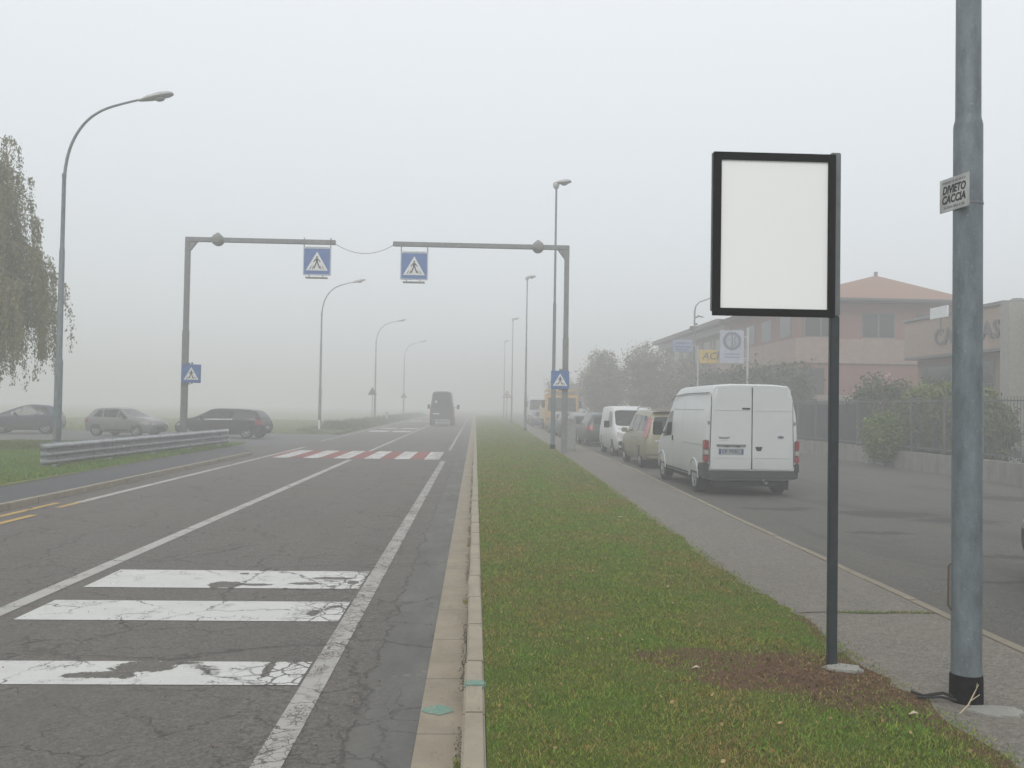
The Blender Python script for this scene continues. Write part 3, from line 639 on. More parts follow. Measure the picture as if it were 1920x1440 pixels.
def gantry(x, y, z, side, tip, label):
    root = empty('sign_gantry', (x, y, z), 0, label, 'gantry', 'cantilever gantries over the crossing')
    H_ = 7.55-z
    mb = MB(); mb.lathe((0, 0, -.3), (0, 0, 1), [(0, .1), (3.5, .1), (3.55, .085), (H_+.3, .085)], 4)
    mb = MB(); mb.box(-.1, .1, -.1, .1, -.3, 4.2); mb.box(-.085, .085, -.085, .085, 4.2, H_-.085); mb.build('post', GANTRY, root, bevel=.012)
    L = abs(tip-x); s_ = side; mb = MB(); mb.box(min(-s_*.085, s_*L), max(-s_*.085, s_*L), -.08, .08, H_-.08, H_+.08); mb.build('beam', GANTRY, root, bevel=.01)
    mb = MB(); mb.prism([(s_*.086, H_-.085), (s_*.34, H_-.085), (s_*.086, H_-.42)], (0, -.06, 0), (1, 0, 0), (0, 0, 1), (0, 1, 0), .12); mb.build('corner_bracket', GANTRY, root, bevel=.004)
    fx = s_*1.05
    mb = MB(); mb.lathe((fx, -.16, H_), (0, 1, 0), [(0, .12), (.03, .2), (.08, .215), (.24, .215), (.29, .2), (.32, .12)], 24); mb.box(fx-.05, fx+.05, -.05, .05, H_+.2, H_+.25)
    fl = mb.build('flasher', GANTRY, root)
    mb = MB(); mb.lathe((fx, -.16, H_), (0, -1, 0), [(0, .15), (.03, .13), (.045, .06)], 20); mb.build('lens', M('grey_lens', (.2, .19, .18), .3), fl, smooth=True)
    mb = MB(); mb.box(-.16, .16, -.16, .16, -.02, .03); mb.build('base_plate', GANTRY, root, bevel=.005)
    return root
gantry(-10.32, 32.6, .1, 1, -5.1, 'left gantry, its post behind the guardrail')
gantry(3.22, 32.6, .1, -1, -3.05, 'right gantry, its post on the grass edge beside the grey cabinet')
def hanging(x, z, label):
    root = empty('crossing_sign', (x, 32.45, z), 0, label, 'road sign', 'pedestrian crossing signs over the road')
    s = .98; ped_sign(root, s)
    mb = MB()
    for a in (-.47, .47): mb = MB(); mb.box(a-.018, a+.018, .0, .03, s/2-.05, s/2+.36); mb.build('hanger', GANTRY, root, bevel=.004)
    mb = MB(); mb.box(-.39, .39, -.14, .06, -s/2-.12, -s/2-.07); mb.build('light_bar', M('light_housing', (.28, .27, .25), .5), root, bevel=.01)
    mb = MB()
    for a in (-.28, .2): mb = MB(); mb.box(a, a+.03, -.02, .01, -s/2-.07, -s/2); mb.build('light_bracket', GANTRY, root)
    mb = MB(); mb.box(-.42, .42, -.04, .04, s/2+.004, s/2+.045); mb.build('cap_strip', WHITE, root, bevel=.006)
hanging(-5.72, 6.83, 'blue crossing sign hung from the left gantry beam')
hanging(-2.27, 6.74, 'blue crossing sign hung from the right gantry beam')
for (x, z, l) in ((-10.03, 2.76, 'small blue crossing sign on the left gantry post'), (3.02, 2.76, 'small blue crossing sign on the right gantry post')):
    root = empty('crossing_sign', (x, 32.42, z), 0, l, 'road sign', 'small pedestrian crossing signs on the gantry posts')
    ped_sign(root, .65)
    mb = MB()
    for zz in (-.38, .34): mb.box((-.35 if x < 0 else .06), (-.14 if x < 0 else .3), .035, .3, zz, zz+.05)
    mb.box(-.03, .03, .03, .06, -.36, .4); mb.build('clamp', GANTRY, root, bevel=.004)
pts = [(lerp(-5.1, -3.05, t_), 32.6, 7.5-.32*4*t_*(1-t_)) for t_ in np.linspace(0, 1, 18)]
mb = MB(); mb.tube(pts, .009, 6); tag(mb.build('overhead_cable', RUBBER, smooth=True), 'thin sagging cable between the two gantry beams', 'cable')
# grey cabinet
root = empty('utility_cabinet', (3.62, 34.3, .11), 0, 'grey utility cabinet right of the gantry post on the pavement', 'cabinet')
CAB = M('cabinet_grey', (.33, .33, .32), .6)
mb = MB(); mb.box(-.18, .18, -.2, .2, .12, 1.2); mb.build('body', CAB, root, bevel=.012)
mb = MB(); mb.box(-.15, .15, -.212, -.2005, .16, 1.1); mb.build('door', CAB, root, bevel=.004)
mb = MB(); mb.box(-.2, .2, -.22, .22, 1.2005, 1.25); mb.build('lid', CAB, root, bevel=.012)
mb = MB(); mb.box(-.2, .2, -.22, .22, -.02, .1195); mb.build('plinth', SLAB, root, bevel=.01)
mb = MB(); mb.box(-.05, .12, -.2, -.195+.0, .5, .52); mb.build('handle', TRIM, root) if False else None
# rail / guard
root = empty('guardrail', (-9.9, 28, .1), 0, 'galvanised triple-wave guardrail on the grass at the left', 'guardrail')
A, B = Vector((-10.3, 22.2, 0)), Vector((-9.45, 34.6, 0)); base = Vector((-9.9, 28, .1))
dn = (B-A).normalized(); nrm = Vector((dn.y, -dn.x, 0))    # towards the road
prof = []
for k in range(37):
    t_ = k/36; z = .18+.54*t_; d = .045*math.cos(2*math.pi*3*t_+math.pi); d = .065*math.tanh(2.6*math.cos(2*math.pi*3*(t_)-math.pi))
    prof.append((d, z))
nseg = 24; vs = []; fs = []
for i in range(nseg+1):
    p = A.lerp(B, i/nseg)
    for (d, z) in prof: vs.append(p+nrm*(d+.12)+Vector((0, 0, z+.03*i/nseg+.02))-base)
for i in range(nseg+1):
    p = A.lerp(B, i/nseg)
    for (d, z) in prof: vs.append(p+nrm*(d+.116)+Vector((0, 0, z+.03*i/nseg+.02))-base)
m_ = len(prof); off_ = (nseg+1)*m_
for i in range(nseg):
    for k in range(m_-1):
        a = i*m_+k; fs.append((a, a+1, a+m_+1, a+m_)); fs.append((off_+a, off_+a+m_, off_+a+m_+1, off_+a+1))
mb = MB(); mb.add(vs, fs); mb.build('beam', RAIL, root, smooth=True)
# flared end pieces
for P0, s_, nm in ((A, -1, 'end_terminal'), (B, 1, 'end_terminal')):
    vs = []; fs = []; 
    for j in range(6):
        t_ = j/5; dd = dn*s_*.32*t_-nrm*.09*t_*t_
        for (d, z) in prof: vs.append(P0+dd+nrm*(lerp(d, .05, t_*.9)+.123)+Vector((0, 0, z+(.05 if s_ > 0 else .02)))-base)
    for j in range(5):
        for k in range(m_-1): a = j*m_+k; fs.append((a, a+1, a+m_+1, a+m_))
    mb = MB(); mb.add(vs, fs); mb.build(nm, RAIL, root, smooth=True)
for i in range(5):
    p = A.lerp(B, .04+.23*i)-base
    mb = MB(); mb.obox(p+Vector((0, 0, .28)), dn, nrm, (0, 0, 1), .05, .07, .46); mb.build('post', RAIL, root, bevel=.006)
for i in range(1, 4):
    p = A.lerp(B, i/4)+nrm*.175-base
    mb = MB(); mb.obox(p+Vector((0, 0, .48)), dn, nrm, (0, 0, 1), .006, .002, .27); mb.build('splice', GANTRY, root)
p = A.lerp(B, .3)+nrm*.17-base
mb = MB(); mb.prism([(0, -.05), (.07, 0), (0, .05)], p+Vector((0, 0, .5)), tuple(nrm*1.0), (0, 0, 1), tuple(dn), .02); mb.build('reflector', WHITE, root)
# triangular signs in the fog
def tri_sign(x, y, z, back, label):
    root = empty('warning_sign', (x, y, 0), 0, label, 'road sign', 'triangular warning signs in the fog')
    mb = MB(); mb.tube([(0, 0, -.2), (0, 0, z+.4)], .035, 10); mb.build('post', GANTRY, root, smooth=True)
    T = lambda s: [(-.45*s, -.26*s), (.45*s, -.26*s), (0, .52*s)]
    f_ = (0, -1, 0)
    mb = MB(); mb.prism(T(1), (0, -.04, z), (1, 0, 0), (0, 0, 1), f_, .012); mb.build('panel', POST if back else M('sign_red', (.4, .03, .03), .4), root)
    if not back:
        mb = MB(); mb.prism(T(.72), (0, -.0525, z), (1, 0, 0), (0, 0, 1), f_, .003); mb.build('face', WHITE, root)
        mb = MB(); mb.prism([(-.08, -.14), (.08, -.14), (.05, .1), (-.05, .1)], (0, -.056, z), (1, 0, 0), (0, 0, 1), f_, .002); mb.build('symbol', FIG, root)
tri_sign(3.3, 95, 2.9, False, 'red and white triangular sign on the right verge')
tri_sign(-9.95, 88, 2.9, True, 'dark triangular sign on the left verge, the nearer of two')
tri_sign(-9.6, 122, 2.9, True, 'faint triangular sign on the left verge, the farther of two')
mb = MB()
for (x, y, l) in ((-10.15, 59.6, 'white marker post with black band under the second left lamp'), (-9.0, 93, 'white marker post with black band farther up the left verge')):
    root = empty('marker_post', (x, y, -.02), 0, l, 'marker post', 'verge marker posts')
    mb = MB(); mb.prism([(-.06, -.04), (.06, -.04), (.04, .06), (-.04, .06)], (0, 0, 0), (1, 0, 0), (0, 1, 0), (0, 0, 1), .72); mb.build('post', WHITE, root, bevel=.01)
    mb = MB(); mb.prism([(-.066, -.044), (.066, -.044), (.044, .066), (-.044, .066)], (0, 0, .7205), (1, 0, 0), (0, 1, 0), (0, 0, 1), .27); mb.build('band', BLACK, root, bevel=.01)
    mb = MB(); mb.box(-.025, .025, -.05, -.0445, .77, .93); mb.build('reflector', LAMP_W, root)

# ================================================================ VEHICLES
def wheel(root, x, y, r_, side, w=.2, spokes=6, rim=None):
    mb = MB(); c = (x, y, r_); a = (0, side, 0)
    mb.lathe((x, y-side*w/2, r_), a, [(0, r_*.6), (0, r_*.92), (.02, r_*.99), (w-.02, r_), (w, r_*.93), (w-.004, r_*.64), (w-.03, r_*.62)], 28)
    t_ = mb.build('wheel', RUBBER, root, smooth=True)
    mb = MB(); f0 = y+side*(w/2-.035)
    mb.lathe((x, f0, r_), a, [(0, r_*.63), (.03, r_*.64), (.03, r_*.56), (.0, r_*.54)], 28)
    mb.lathe((x, f0, r_), a, [(0, r_*.13), (.035, r_*.11)], 12)
    for k in range(spokes):
        th = 2*math.pi*k/spokes+.3; d = Vector((math.cos(th), 0, math.sin(th))); e_ = Vector((-math.sin(th), 0, math.cos(th)))
        mb.obox(Vector((x, f0+side*.015, r_))+d*r_*.33, d, e_, (0, 1, 0), r_*.25, r_*.075, .012)
    mb.build('rim', rim or RIM, t_, smooth=False)
    return t_
def smooth_cols(a, it):
    for _ in range(it):
        b_ = a.copy(); b_[1:-1] = (a[:-2]+2*a[1:-1]+a[2:])/4; a = b_
    return a
def body(root, st_, paint_, wheels, L, it=2, wheel_w=.26, arch=1.16, ntot=64, tumble=.55, name='body'):
    """st_: rows (x,zb,zs,zt,wb,wt) rear->front in metres from the centre"""
    st_ = np.array(st_, float); xs = np.linspace(st_[0, 0], st_[-1, 0], ntot)
    C_ = np.stack([np.interp(xs, st_[:, 0], st_[:, k]) for k in range(1, 6)], 1); C_ = smooth_cols(C_, it)
    V = []; nh = 13
    for x, (zb, zs, zt, wb, w2) in zip(xs, C_):
        g = max(zt-zs, .02); half = [(0, zb), (wb*.75, zb), (wb*.93, zb+.035), (wb*.985, zb+.16), (wb, lerp(zb, zs, .55)), (wb*.992, lerp(zb, zs, .82)), (wb*.965, zs-.02), (lerp(wb*.955, w2, .05), zs+g*.06),
                (lerp(wb*.94, w2, .55), zs+g*.5), (w2, zs+g*.84), (w2*.93, zs+g*.95), (w2*.55, zs+g*.995), (0, zt)]
        V += [(x, y, z) for y, z in half]+[(x, -y, z) for y, z in half[-2:0:-1]]
    m = 24; F = []
    for i in range(ntot-1):
        for k in range(m): F.append((i*m+k, i*m+(k+1) % m, (i+1)*m+(k+1) % m, (i+1)*m+k))
    F += [tuple(range(m))[::-1], tuple((ntot-1)*m+k for k in range(m))]
    mb = MB(); mb.add(V, F); o = mb.build(name, paint_, root)
    o.data.materials.append(PLASTIC)
    # wheel arches
    cut = MB()
    for (wx, wy, wr) in wheels:
        s_ = 1 if wy > 0 else -1; cut.lathe((wx, wy+s_*.35, wr), (0, -s_, 0), [(0, wr*arch), (.35+wheel_w*.5+.1, wr*arch)], 28)
    co_ = cut.build('cut', PLASTIC)
    md = o.modifiers.new('b', 'BOOLEAN'); md.operation = 'DIFFERENCE'; md.object = co_; md.solver = 'EXACT'
    for p_ in co_.data.polygons: p_.material_index = 0
    dg = bpy.context.evaluated_depsgraph_get(); me = bpy.data.meshes.new_from_object(o.evaluated_get(dg))
    o.modifiers.clear(); old = o.data; o.data = me; bpy.data.objects.remove(co_)
    # dark wells: faces whose centre is inside an arch
    for p_ in me.polygons:
        for (wx, wy, wr) in wheels:
            if all(math.hypot(me.vertices[i].co.x-wx, me.vertices[i].co.z-wr) < wr*arch*1.01 for i in p_.vertices): p_.material_index = 1
    if len(me.materials) < 2: me.materials.append(PLASTIC)
    me.polygons.foreach_set('use_smooth', [True]*len(me.polygons)); me.set_sharp_from_angle(angle=R(40))
    bm = bmesh.new(); bm.from_mesh(me); bvh = BVHTree.FromBMesh(bm); bm.free()
    return o, bvh
def decal(root, bvh, view, quad, mat, name, off=.006, rnd=.0, n=10, m=8, y_sign=1, smooth=True, pw=10, thick=0):
    """project a four-cornered patch on the body; quad (a,b) order: bl, br, tr, tl"""
    V = []; 
    for j in range(m+1):
        for i in range(n+1):
            s_, t_ = -1+2*i/n, -1+2*j/m
            u_ = s_*(1-rnd*abs(t_)**pw); v_ = t_*(1-rnd*abs(s_)**pw); u_ = (u_+1)/2; v_ = (v_+1)/2
            a = lerp(lerp(quad[0][0], quad[1][0], u_), lerp(quad[3][0], quad[2][0], u_), v_); b_ = lerp(lerp(quad[0][1], quad[1][1], u_), lerp(quad[3][1], quad[2][1], u_), v_)
            if view == 'side': o_, d = Vector((a, 3*y_sign, b_)), Vector((0, -y_sign, 0))
            elif view == 'rear': o_, d = Vector((-8, a, b_)), Vector((1, 0, 0))
            elif view == 'front': o_, d = Vector((8, a, b_)), Vector((-1, 0, 0))
            else: o_, d = Vector((a, b_, 6)), Vector((0, 0, -1))
            h = bvh.ray_cast(o_, d)
            if h[0] is None:
                q = bvh.find_nearest(o_+d*(8 if abs(d.x) else 2.1)); p_ = q[0]
            else: p_ = h[0]
            V.append(p_-d*off)
    F = [(j*(n+1)+i, j*(n+1)+i+1, (j+1)*(n+1)+i+1, (j+1)*(n+1)+i) for j in range(m) for i in range(n)]
    me = bpy.data.meshes.new(name); me.from_pydata([tuple(v) for v in V], [], F); me.materials.append(mat); me.update()
    dd = {'side': Vector((0, y_sign, 0)), 'rear': Vector((-1, 0, 0)), 'front': Vector((1, 0, 0)), 'top': Vector((0, 0, 1))}[view]
    if sum((p_.normal.dot(dd)) for p_ in me.polygons) < 0: me.flip_normals()
    if thick:
        md = None
    return link(name, me, root, smooth)
def line(root, bvh, view, pts, w, mat=None, ys=1, name='panel_gap', off=.004):
    """thin dark gap following points in the view plane, one mesh"""
    V = []; F = []
    P_ = []
    for i in range(len(pts)-1):
        k_ = max(2, int(math.dist(pts[i], pts[i+1])/.06))
        for k in range(k_): P_.append((lerp(pts[i][0], pts[i+1][0], k/k_), lerp(pts[i][1], pts[i+1][1], k/k_)))
    P_.append(pts[-1])
    for i, (a, b_) in enumerate(P_):
        q0 = P_[max(0, i-1)]; q1 = P_[min(len(P_)-1, i+1)]; tx, tz = q1[0]-q0[0], q1[1]-q0[1]; l_ = math.hypot(tx, tz) or 1; nx_, nz_ = -tz/l_*w/2, tx/l_*w/2
        for s_ in (-1, 1):
            aa, bb = a+s_*nx_, b_+s_*nz_
            if view == 'side': o_, d = Vector((aa, 3*ys, bb)), Vector((0, -ys, 0))
            elif view == 'rear': o_, d = Vector((-8, aa, bb)), Vector((1, 0, 0))
            else: o_, d = Vector((8, aa, bb)), Vector((-1, 0, 0))
            h = bvh.ray_cast(o_, d); p_ = h[0] if h[0] is not None else bvh.find_nearest(o_+d*(8 if abs(d.x) else 2.1))[0]
            V.append(tuple(p_-d*off))
    F = [(2*i, 2*i+1, 2*i+3, 2*i+2) for i in range(len(P_)-1)]
    return V, F
def gaps(root, bvh, items, mat=None, name='panel_gaps', w=.012):
    mb = MB()
    for view, ys, pts in items:
        V, F = line(root, bvh, view, pts, w, ys=ys); mb.add(V, F)
    return mb.build(name, mat or SEAM, root)
def mirror(root, x, y, z, mat, s=1):
    for k in (-1, 1):
        mb = MB(); mb.obox((x, k*(y+.1), z), (1, 0, 0), (0, 1, 0), (0, 0, 1), .06*s, .09, .07*s); mb.obox((x+.02, k*(y+.0), z-.06*s), (1, 0, 0), (0, 1, 0), (0, 0, 1), .03, .06, .02)
        mb.build('mirror', mat, root, bevel=.02)
def plate(root, x, z, text, back=True, y=0.0, mat=None):
    s_ = -1 if back else 1
    mb = MB(); mb.box(min(x, x+s_*.008), max(x, x+s_*.008), y-.26, y+.26, z-.055, z+.055); o = mb.build('number_plate', PLATE_W, root, bevel=.002)
    mb = MB(); xx = x+s_*.0085
    for k in (-1, 1): mb.box(min(xx, xx+s_*.001), max(xx, xx+s_*.001), y+k*.238-.02, y+k*.238+.02, z-.053, z+.053)
    mb.build('blue_band', PLATE_B, o)
    text_obj('plate_characters', text, .1, TRIM, o, (xx, y, z), (0, s_, 0), (0, 0, 1), .001, .001, sx_=.9)
def std_wheels(root, xr, xf, y, r_, **k):
    for x in (xr, xf):
        for s_ in (1, -1): wheel(root, x, s_*y, r_, s_, **k)

# ---- hatchback family
def hatch(loc, rz, label, paint_, L=4.2, H=1.46, W_=1.74, group=None, cat='car', rim=None, handles=True, wheel_r=.31, name='hatchback', chrome=False, plate_t='CN 481ZB', steep=0.0, wagon=False, pillar=False):
    root = empty(name, loc, rz, label, cat, group); h = L/2; w = W_/2; z = H/1.46
    rr = .25 if wagon else .42
    s_ = [(-h, .42, .72, .74, w*.80, w*.7), (-h+.05, .3, .86*z, .93*z, w*.9, w*.74), (-h+.13, .22, .93*z, 1.08*z, w*.95, w*.72), (-h+rr, .2, .95*z, 1.36*z, w*.98, w*.68),
          (-h+rr+.25, .19, .95*z, 1.42*z, w*.995, w*.68), (-h+1.3, .18, .93*z, H, w, w*.70), (h-2.1, .18, .91*z, H, w, w*.71), (h-1.85, .18, .90*z, 1.42*z, w, w*.71), (h-1.25+steep, .18, .89*z, 1.12*z, w, w*.78), (h-.98+steep, .18, .88*z, 1.0*z, w, w*.84),
          (h-.5, .19, .83*z, .93*z, w*.97, w*.82), (h-.2, .2, .76*z, .84*z, w*.91, w*.76), (h-.05, .26, .68, .73, w*.84, w*.7), (h, .34, .58, .61, w*.76, w*.64)]
    xr, xf = -h+.72, h-.82; r_ = wheel_r
    WH = [(x, k*(w-.11), r_) for x in (xr, xf) for k in (1, -1)]
    bo, bv = body(root, s_, paint_, WH, L)
    for (x, y, rr_) in WH: wheel(root, x, y, rr_, 1 if y > 0 else -1, rim=rim, spokes=7)
    zs, zr = .955*z, 1.34*z; xb = -h+rr
    for k in (1, -1):
        decal(root, bv, 'side', [(.05, zs), (h-1.28+steep, zs-.03), (h-1.9+steep*.5, zr+.0), (.05, zr+.02)], GLASS, 'side_window', rnd=.05, y_sign=k)
        decal(root, bv, 'side', [(-h+(1.5 if pillar else 1.12), zs+.01), (-.02, zs), (-.02, zr+.02), (-h+(1.42 if pillar else 1.05), zr)], GLASS, 'side_window', rnd=.05, y_sign=k)
        if not pillar: decal(root, bv, 'side', [(-h+.52, zs+.03), (-h+1.05, zs+.01), (-h+.98, zr), (-h+.72, zr-.03)], GLASS, 'side_window', rnd=.08, y_sign=k)
        decal(root, bv, 'side', [(xr+.45, .26), (xf-.45, .26), (xf-.45, .36), (xr+.45, .36)], PLASTIC, 'side_skirt', rnd=.1, y_sign=k, m=2)
        decal(root, bv, 'side', [(-h+.02, .68*z), (-h+.3, .70*z), (-h+.28, .92*z), (-h+.1, .9*z)], LAMP_R, 'tail_light', rnd=.12, y_sign=k, off=.01)
        decal(root, bv, 'side', [(h-.5, .62*z), (h-.12, .58*z), (h-.2, .70*z), (h-.62, .76*z)], LAMP_W, 'headlight', rnd=.12, y_sign=k, off=.01)
        if chrome: decal(root, bv, 'side', [(-h+1.45, zs-.03), (h-1.3, zs-.055), (h-1.32, zs-.025), (-h+1.45, zs)], CHROME, 'chrome_strip', y_sign=k, m=1, off=.01)
        if handles:
            for hx in (-.12, .95-.1): decal(root, bv, 'side', [(hx-.1, .80*z), (hx+.06, .80*z), (hx+.06, .825*z), (hx-.1, .825*z)], paint_, 'door_handle', y_sign=k, off=.03, m=2, n=4)
    decal(root, bv, 'rear', [(-w*.66, .98*z), (w*.66, .98*z), (w*.58, 1.3*z), (-w*.58, 1.3*z)], GLASS, 'rear_window', rnd=.08)
    decal(root, bv, 'front', [(-w*.78, .99*z), (w*.78, .99*z), (w*.60, 1.38*z), (-w*.60, 1.38*z)], GLASS, 'windscreen', rnd=.05)
    for k in (1, -1):
        q = [(k*w*.6, .70*z), (k*w*.88, .70*z), (k*w*.84, .91*z), (k*w*.62, .91*z)]
        decal(root, bv, 'rear', q, LAMP_R, 'tail_light', rnd=.12, off=.01)
        decal(root, bv, 'front', [(k*w*.42, .56*z), (k*w*.8, .60*z), (k*w*.8, .72*z), (k*w*.46, .67*z)], LAMP_W, 'headlight', rnd=.15, off=.012)
    decal(root, bv, 'rear', [(-w*.7, .27), (w*.7, .27), (w*.74, .36), (-w*.74, .36)], PLASTIC, 'rear_bumper', rnd=.05, off=.012)
    decal(root, bv, 'front', [(-w*.4, .36), (w*.4, .36), (w*.36, .5), (-w*.36, .5)], TRIM, 'grille', rnd=.1, off=.01)
    plate(root, -h-.012, .55, plate_t)
    gaps(root, bv, [('side', k, [(.02, .3), (.02, zs), (.02, zr+.03)]) for k in (1, -1)]+[('side', k, [(-h+1.1, .55), (-h+1.12, zs)]) for k in (1, -1)]+[('side', k, [(xf-.32, .75*z), (h-1.3, .88*z)]) for k in (1, -1)]+[('side', k, [(h-1.28, .3), (h-1.25, .88*z)]) for k in (1, -1)])
    mirror(root, h-1.5, w-.02, .98*z, paint_)
    return root
P_SILVER = paint('silver_paint', (.19, .19, .185), .25); P_BLACK = paint('black_car_paint', (.012, .012, .014)); P_DBLUE = paint('dark_blue_paint', (.035, .045, .07))
P_GREY = paint('dark_grey_paint', (.07, .075, .085), .3); P_GOLD = paint('champagne_paint', (.30, .275, .20), .2); P_WHITE = paint('white_paint', (.57, .59, .59), 0, .34)
P_DK = paint('charcoal_van_paint', (.016, .016, .018)); P_BLUEG = paint('blue_grey_paint', (.14, .17, .22), .3)
# left side-road cars
hatch((-17.35, 46.0, 0), R(-14), 'silver three-door hatchback facing right on the side road at the left', P_SILVER, L=3.75, H=1.42, W_=1.68, rim=HUB)
hatch((-12.45, 45.6, 0), R(180-10), 'black hatchback with chrome window strip behind the far end of the guardrail', P_BLACK, L=4.5, H=1.46, W_=1.74, rim=RIM, chrome=True, pillar=True)
hatch((-23.1, 47.6, 0), R(180+14), 'dark blue upright hatchback at the far left behind the lamp post', P_DBLUE, L=3.6, H=1.5, W_=1.6, steep=.2)
hatch((-25.6, 44.8, 0), R(-30), 'silver car nose just entering the left edge of the photo', P_SILVER, L=4.1, H=1.45)
# near right edge car
hatch((6.635, 7.5, 0), R(90), 'dark car barely showing at the right edge of the photo', P_BLACK, L=4.3, H=1.45, W_=1.78, name='parked_car')
# row beside the median
hatch((5.95, 43.3, 0), R(90), 'dark grey estate car with tall red tail lights, behind the small white van', P_GREY, L=4.5, H=1.55, W_=1.76, wagon=True, name='estate_car', group='cars parked in the service road')
row = [(5.7, 48.9, 'silver hatchback parked just beyond the dark grey estate car', P_SILVER, 1.47), (5.75, 54.4, 'dark car third behind the small white van', P_DBLUE, 1.5)]
for x, y, l, p_, H_ in row: hatch((x, y, 0), R(90), l, p_, L=4.2, H=H_, group='cars parked in the service road', name='parked_car')
# ---- MPV (champagne)
def mpv(loc, rz, label):
    root = empty('people_carrier', loc, rz, label, 'car'); L = 4.6; h = 2.3; w = .885; H = 1.76
    s_ = [(-h, .42, .8, .82, w*.84, w*.74), (-h+.05, .32, 1.0, 1.06, w*.93, w*.78), (-h+.14, .24, 1.05, 1.5, w*.97, w*.74), (-h+.3, .22, 1.06, 1.70, w*.99, w*.74), (-h+.9, .2, 1.05, H, w, w*.76),
          (h-2.2, .2, 1.0, H, w, w*.77), (h-1.85, .2, .99, 1.68, w, w*.78), (h-1.0, .2, .96, 1.14, w, w*.82), (h-.8, .2, .94, 1.03, w, w*.84), (h-.35, .2, .84, .92, w*.95, w*.8), (h-.08, .25, .7, .76, w*.86, w*.72), (h, .34, .58, .6, w*.76, w*.64)]
    xr, xf = -h+.85, h-.9; r_ = .33; WH = [(x, k*(w-.12), r_) for x in (xr, xf) for k in (1, -1)]
    bo, bv = body(root, s_, P_GOLD, WH, L)
    for (x, y, rr_) in WH: wheel(root, x, y, rr_, 1 if y > 0 else -1, spokes=5)
    for k in (1, -1):
        for q in ([(-h+.32, 1.12), (-h+1.2, 1.1), (-h+1.2, 1.58), (-h+.5, 1.56)], [(-h+1.28, 1.1), (-.02, 1.07), (-.02, 1.6), (-h+1.28, 1.58)], [(.06, 1.07), (h-1.35, 1.04), (h-1.95, 1.58), (.06, 1.6)]):
            decal(root, bv, 'side', q, GLASS, 'side_window', rnd=.06, y_sign=k)
        bq = [(-h+.03, .80), (-h+.05, .874), (-h+.22, .886)]; tq = [(-h+.15, .60), (-h+.17, .70), (-h+.34, .735)]
        vv = [(x_, k*y_, .93) for x_, y_ in bq]+[(-h+.26, k*.7, .93)]+[(x_, k*y_, 1.5) for x_, y_ in tq]+[(-h+.36, k*.55, 1.5)]
        mb = MB(); mb.add(vv, [(0,1,2,3), (4,5,6,7), (0,1,5,4), (1,2,6,5), (2,3,7,6), (3,0,4,7)]); mb.build('tail_light', LAMP_R, root, bevel=.012)
        if 0: decal(root, bv, 'side', [(-h+.085, .92), (-h+.26, .96), (-h+.36, 1.5), (-h+.22, 1.5)], LAMP_R, 'tail_light', y_sign=k, rnd=.08, off=.014, n=6, m=12)
        decal(root, bv, 'front', [(k*w*.4, .62), (k*w*.82, .66), (k*w*.8, .82), (k*w*.5, .78)], LAMP_W, 'headlight', rnd=.15, off=.012)
        mb = MB(); mb.tube([(-h+.4, k*.62, 1.72), (-h+.5, k*.62, 1.80), (h-2.3, k*.63, 1.82), (h-2.1, k*.63, 1.75)], .018, 8); mb.build('roof_rail', M('rail_silver', (.5, .5, .48), .4, .4), root, smooth=True)
    decal(root, bv, 'rear', [(-w*.68, 1.10), (w*.68, 1.10), (w*.64, 1.54), (-w*.64, 1.54)], GLASS, 'rear_window', rnd=.06)
    decal(root, bv, 'front', [(-w*.78, 1.06), (w*.78, 1.06), (w*.66, 1.62), (-w*.66, 1.62)], GLASS, 'windscreen', rnd=.05)
    mb = MB(); mb.box(-h+.12, -h+.42, -.6, .6, 1.715, 1.755); mb.build('spoiler', P_GOLD, root, bevel=.015)
    mb = MB(); mb.box(-h-.05, -h+.14, -.78, .78, .42, .60); mb.box(-h-.02, -h+.12, -.76, .76, .3, .42); mb.build('rear_bumper', P_GOLD, root, bevel=.03)
    decal(root, bv, 'rear', [(-.55, .80), (.55, .80), (.55, .86), (-.55, .86)], CHROME, 'garnish', off=.015, m=1)
    plate(root, -h-.02, .71, 'CG 916WA')
    gaps(root, bv, [('side', k, [(-h+1.24, .4), (-h+1.24, 1.6)]) for k in (1, -1)]+[('side', k, [(.02, .3), (.02, 1.62)]) for k in (1, -1)]+[('side', k, [(-h+1.3, .88), (.0, .88)]) for k in (1, -1)])
    mirror(root, h-1.5, w-.03, 1.08, P_GOLD)
mpv((5.86, 28.85, 0), R(90), 'champagne people carrier with roof rails, just ahead of the big white van')
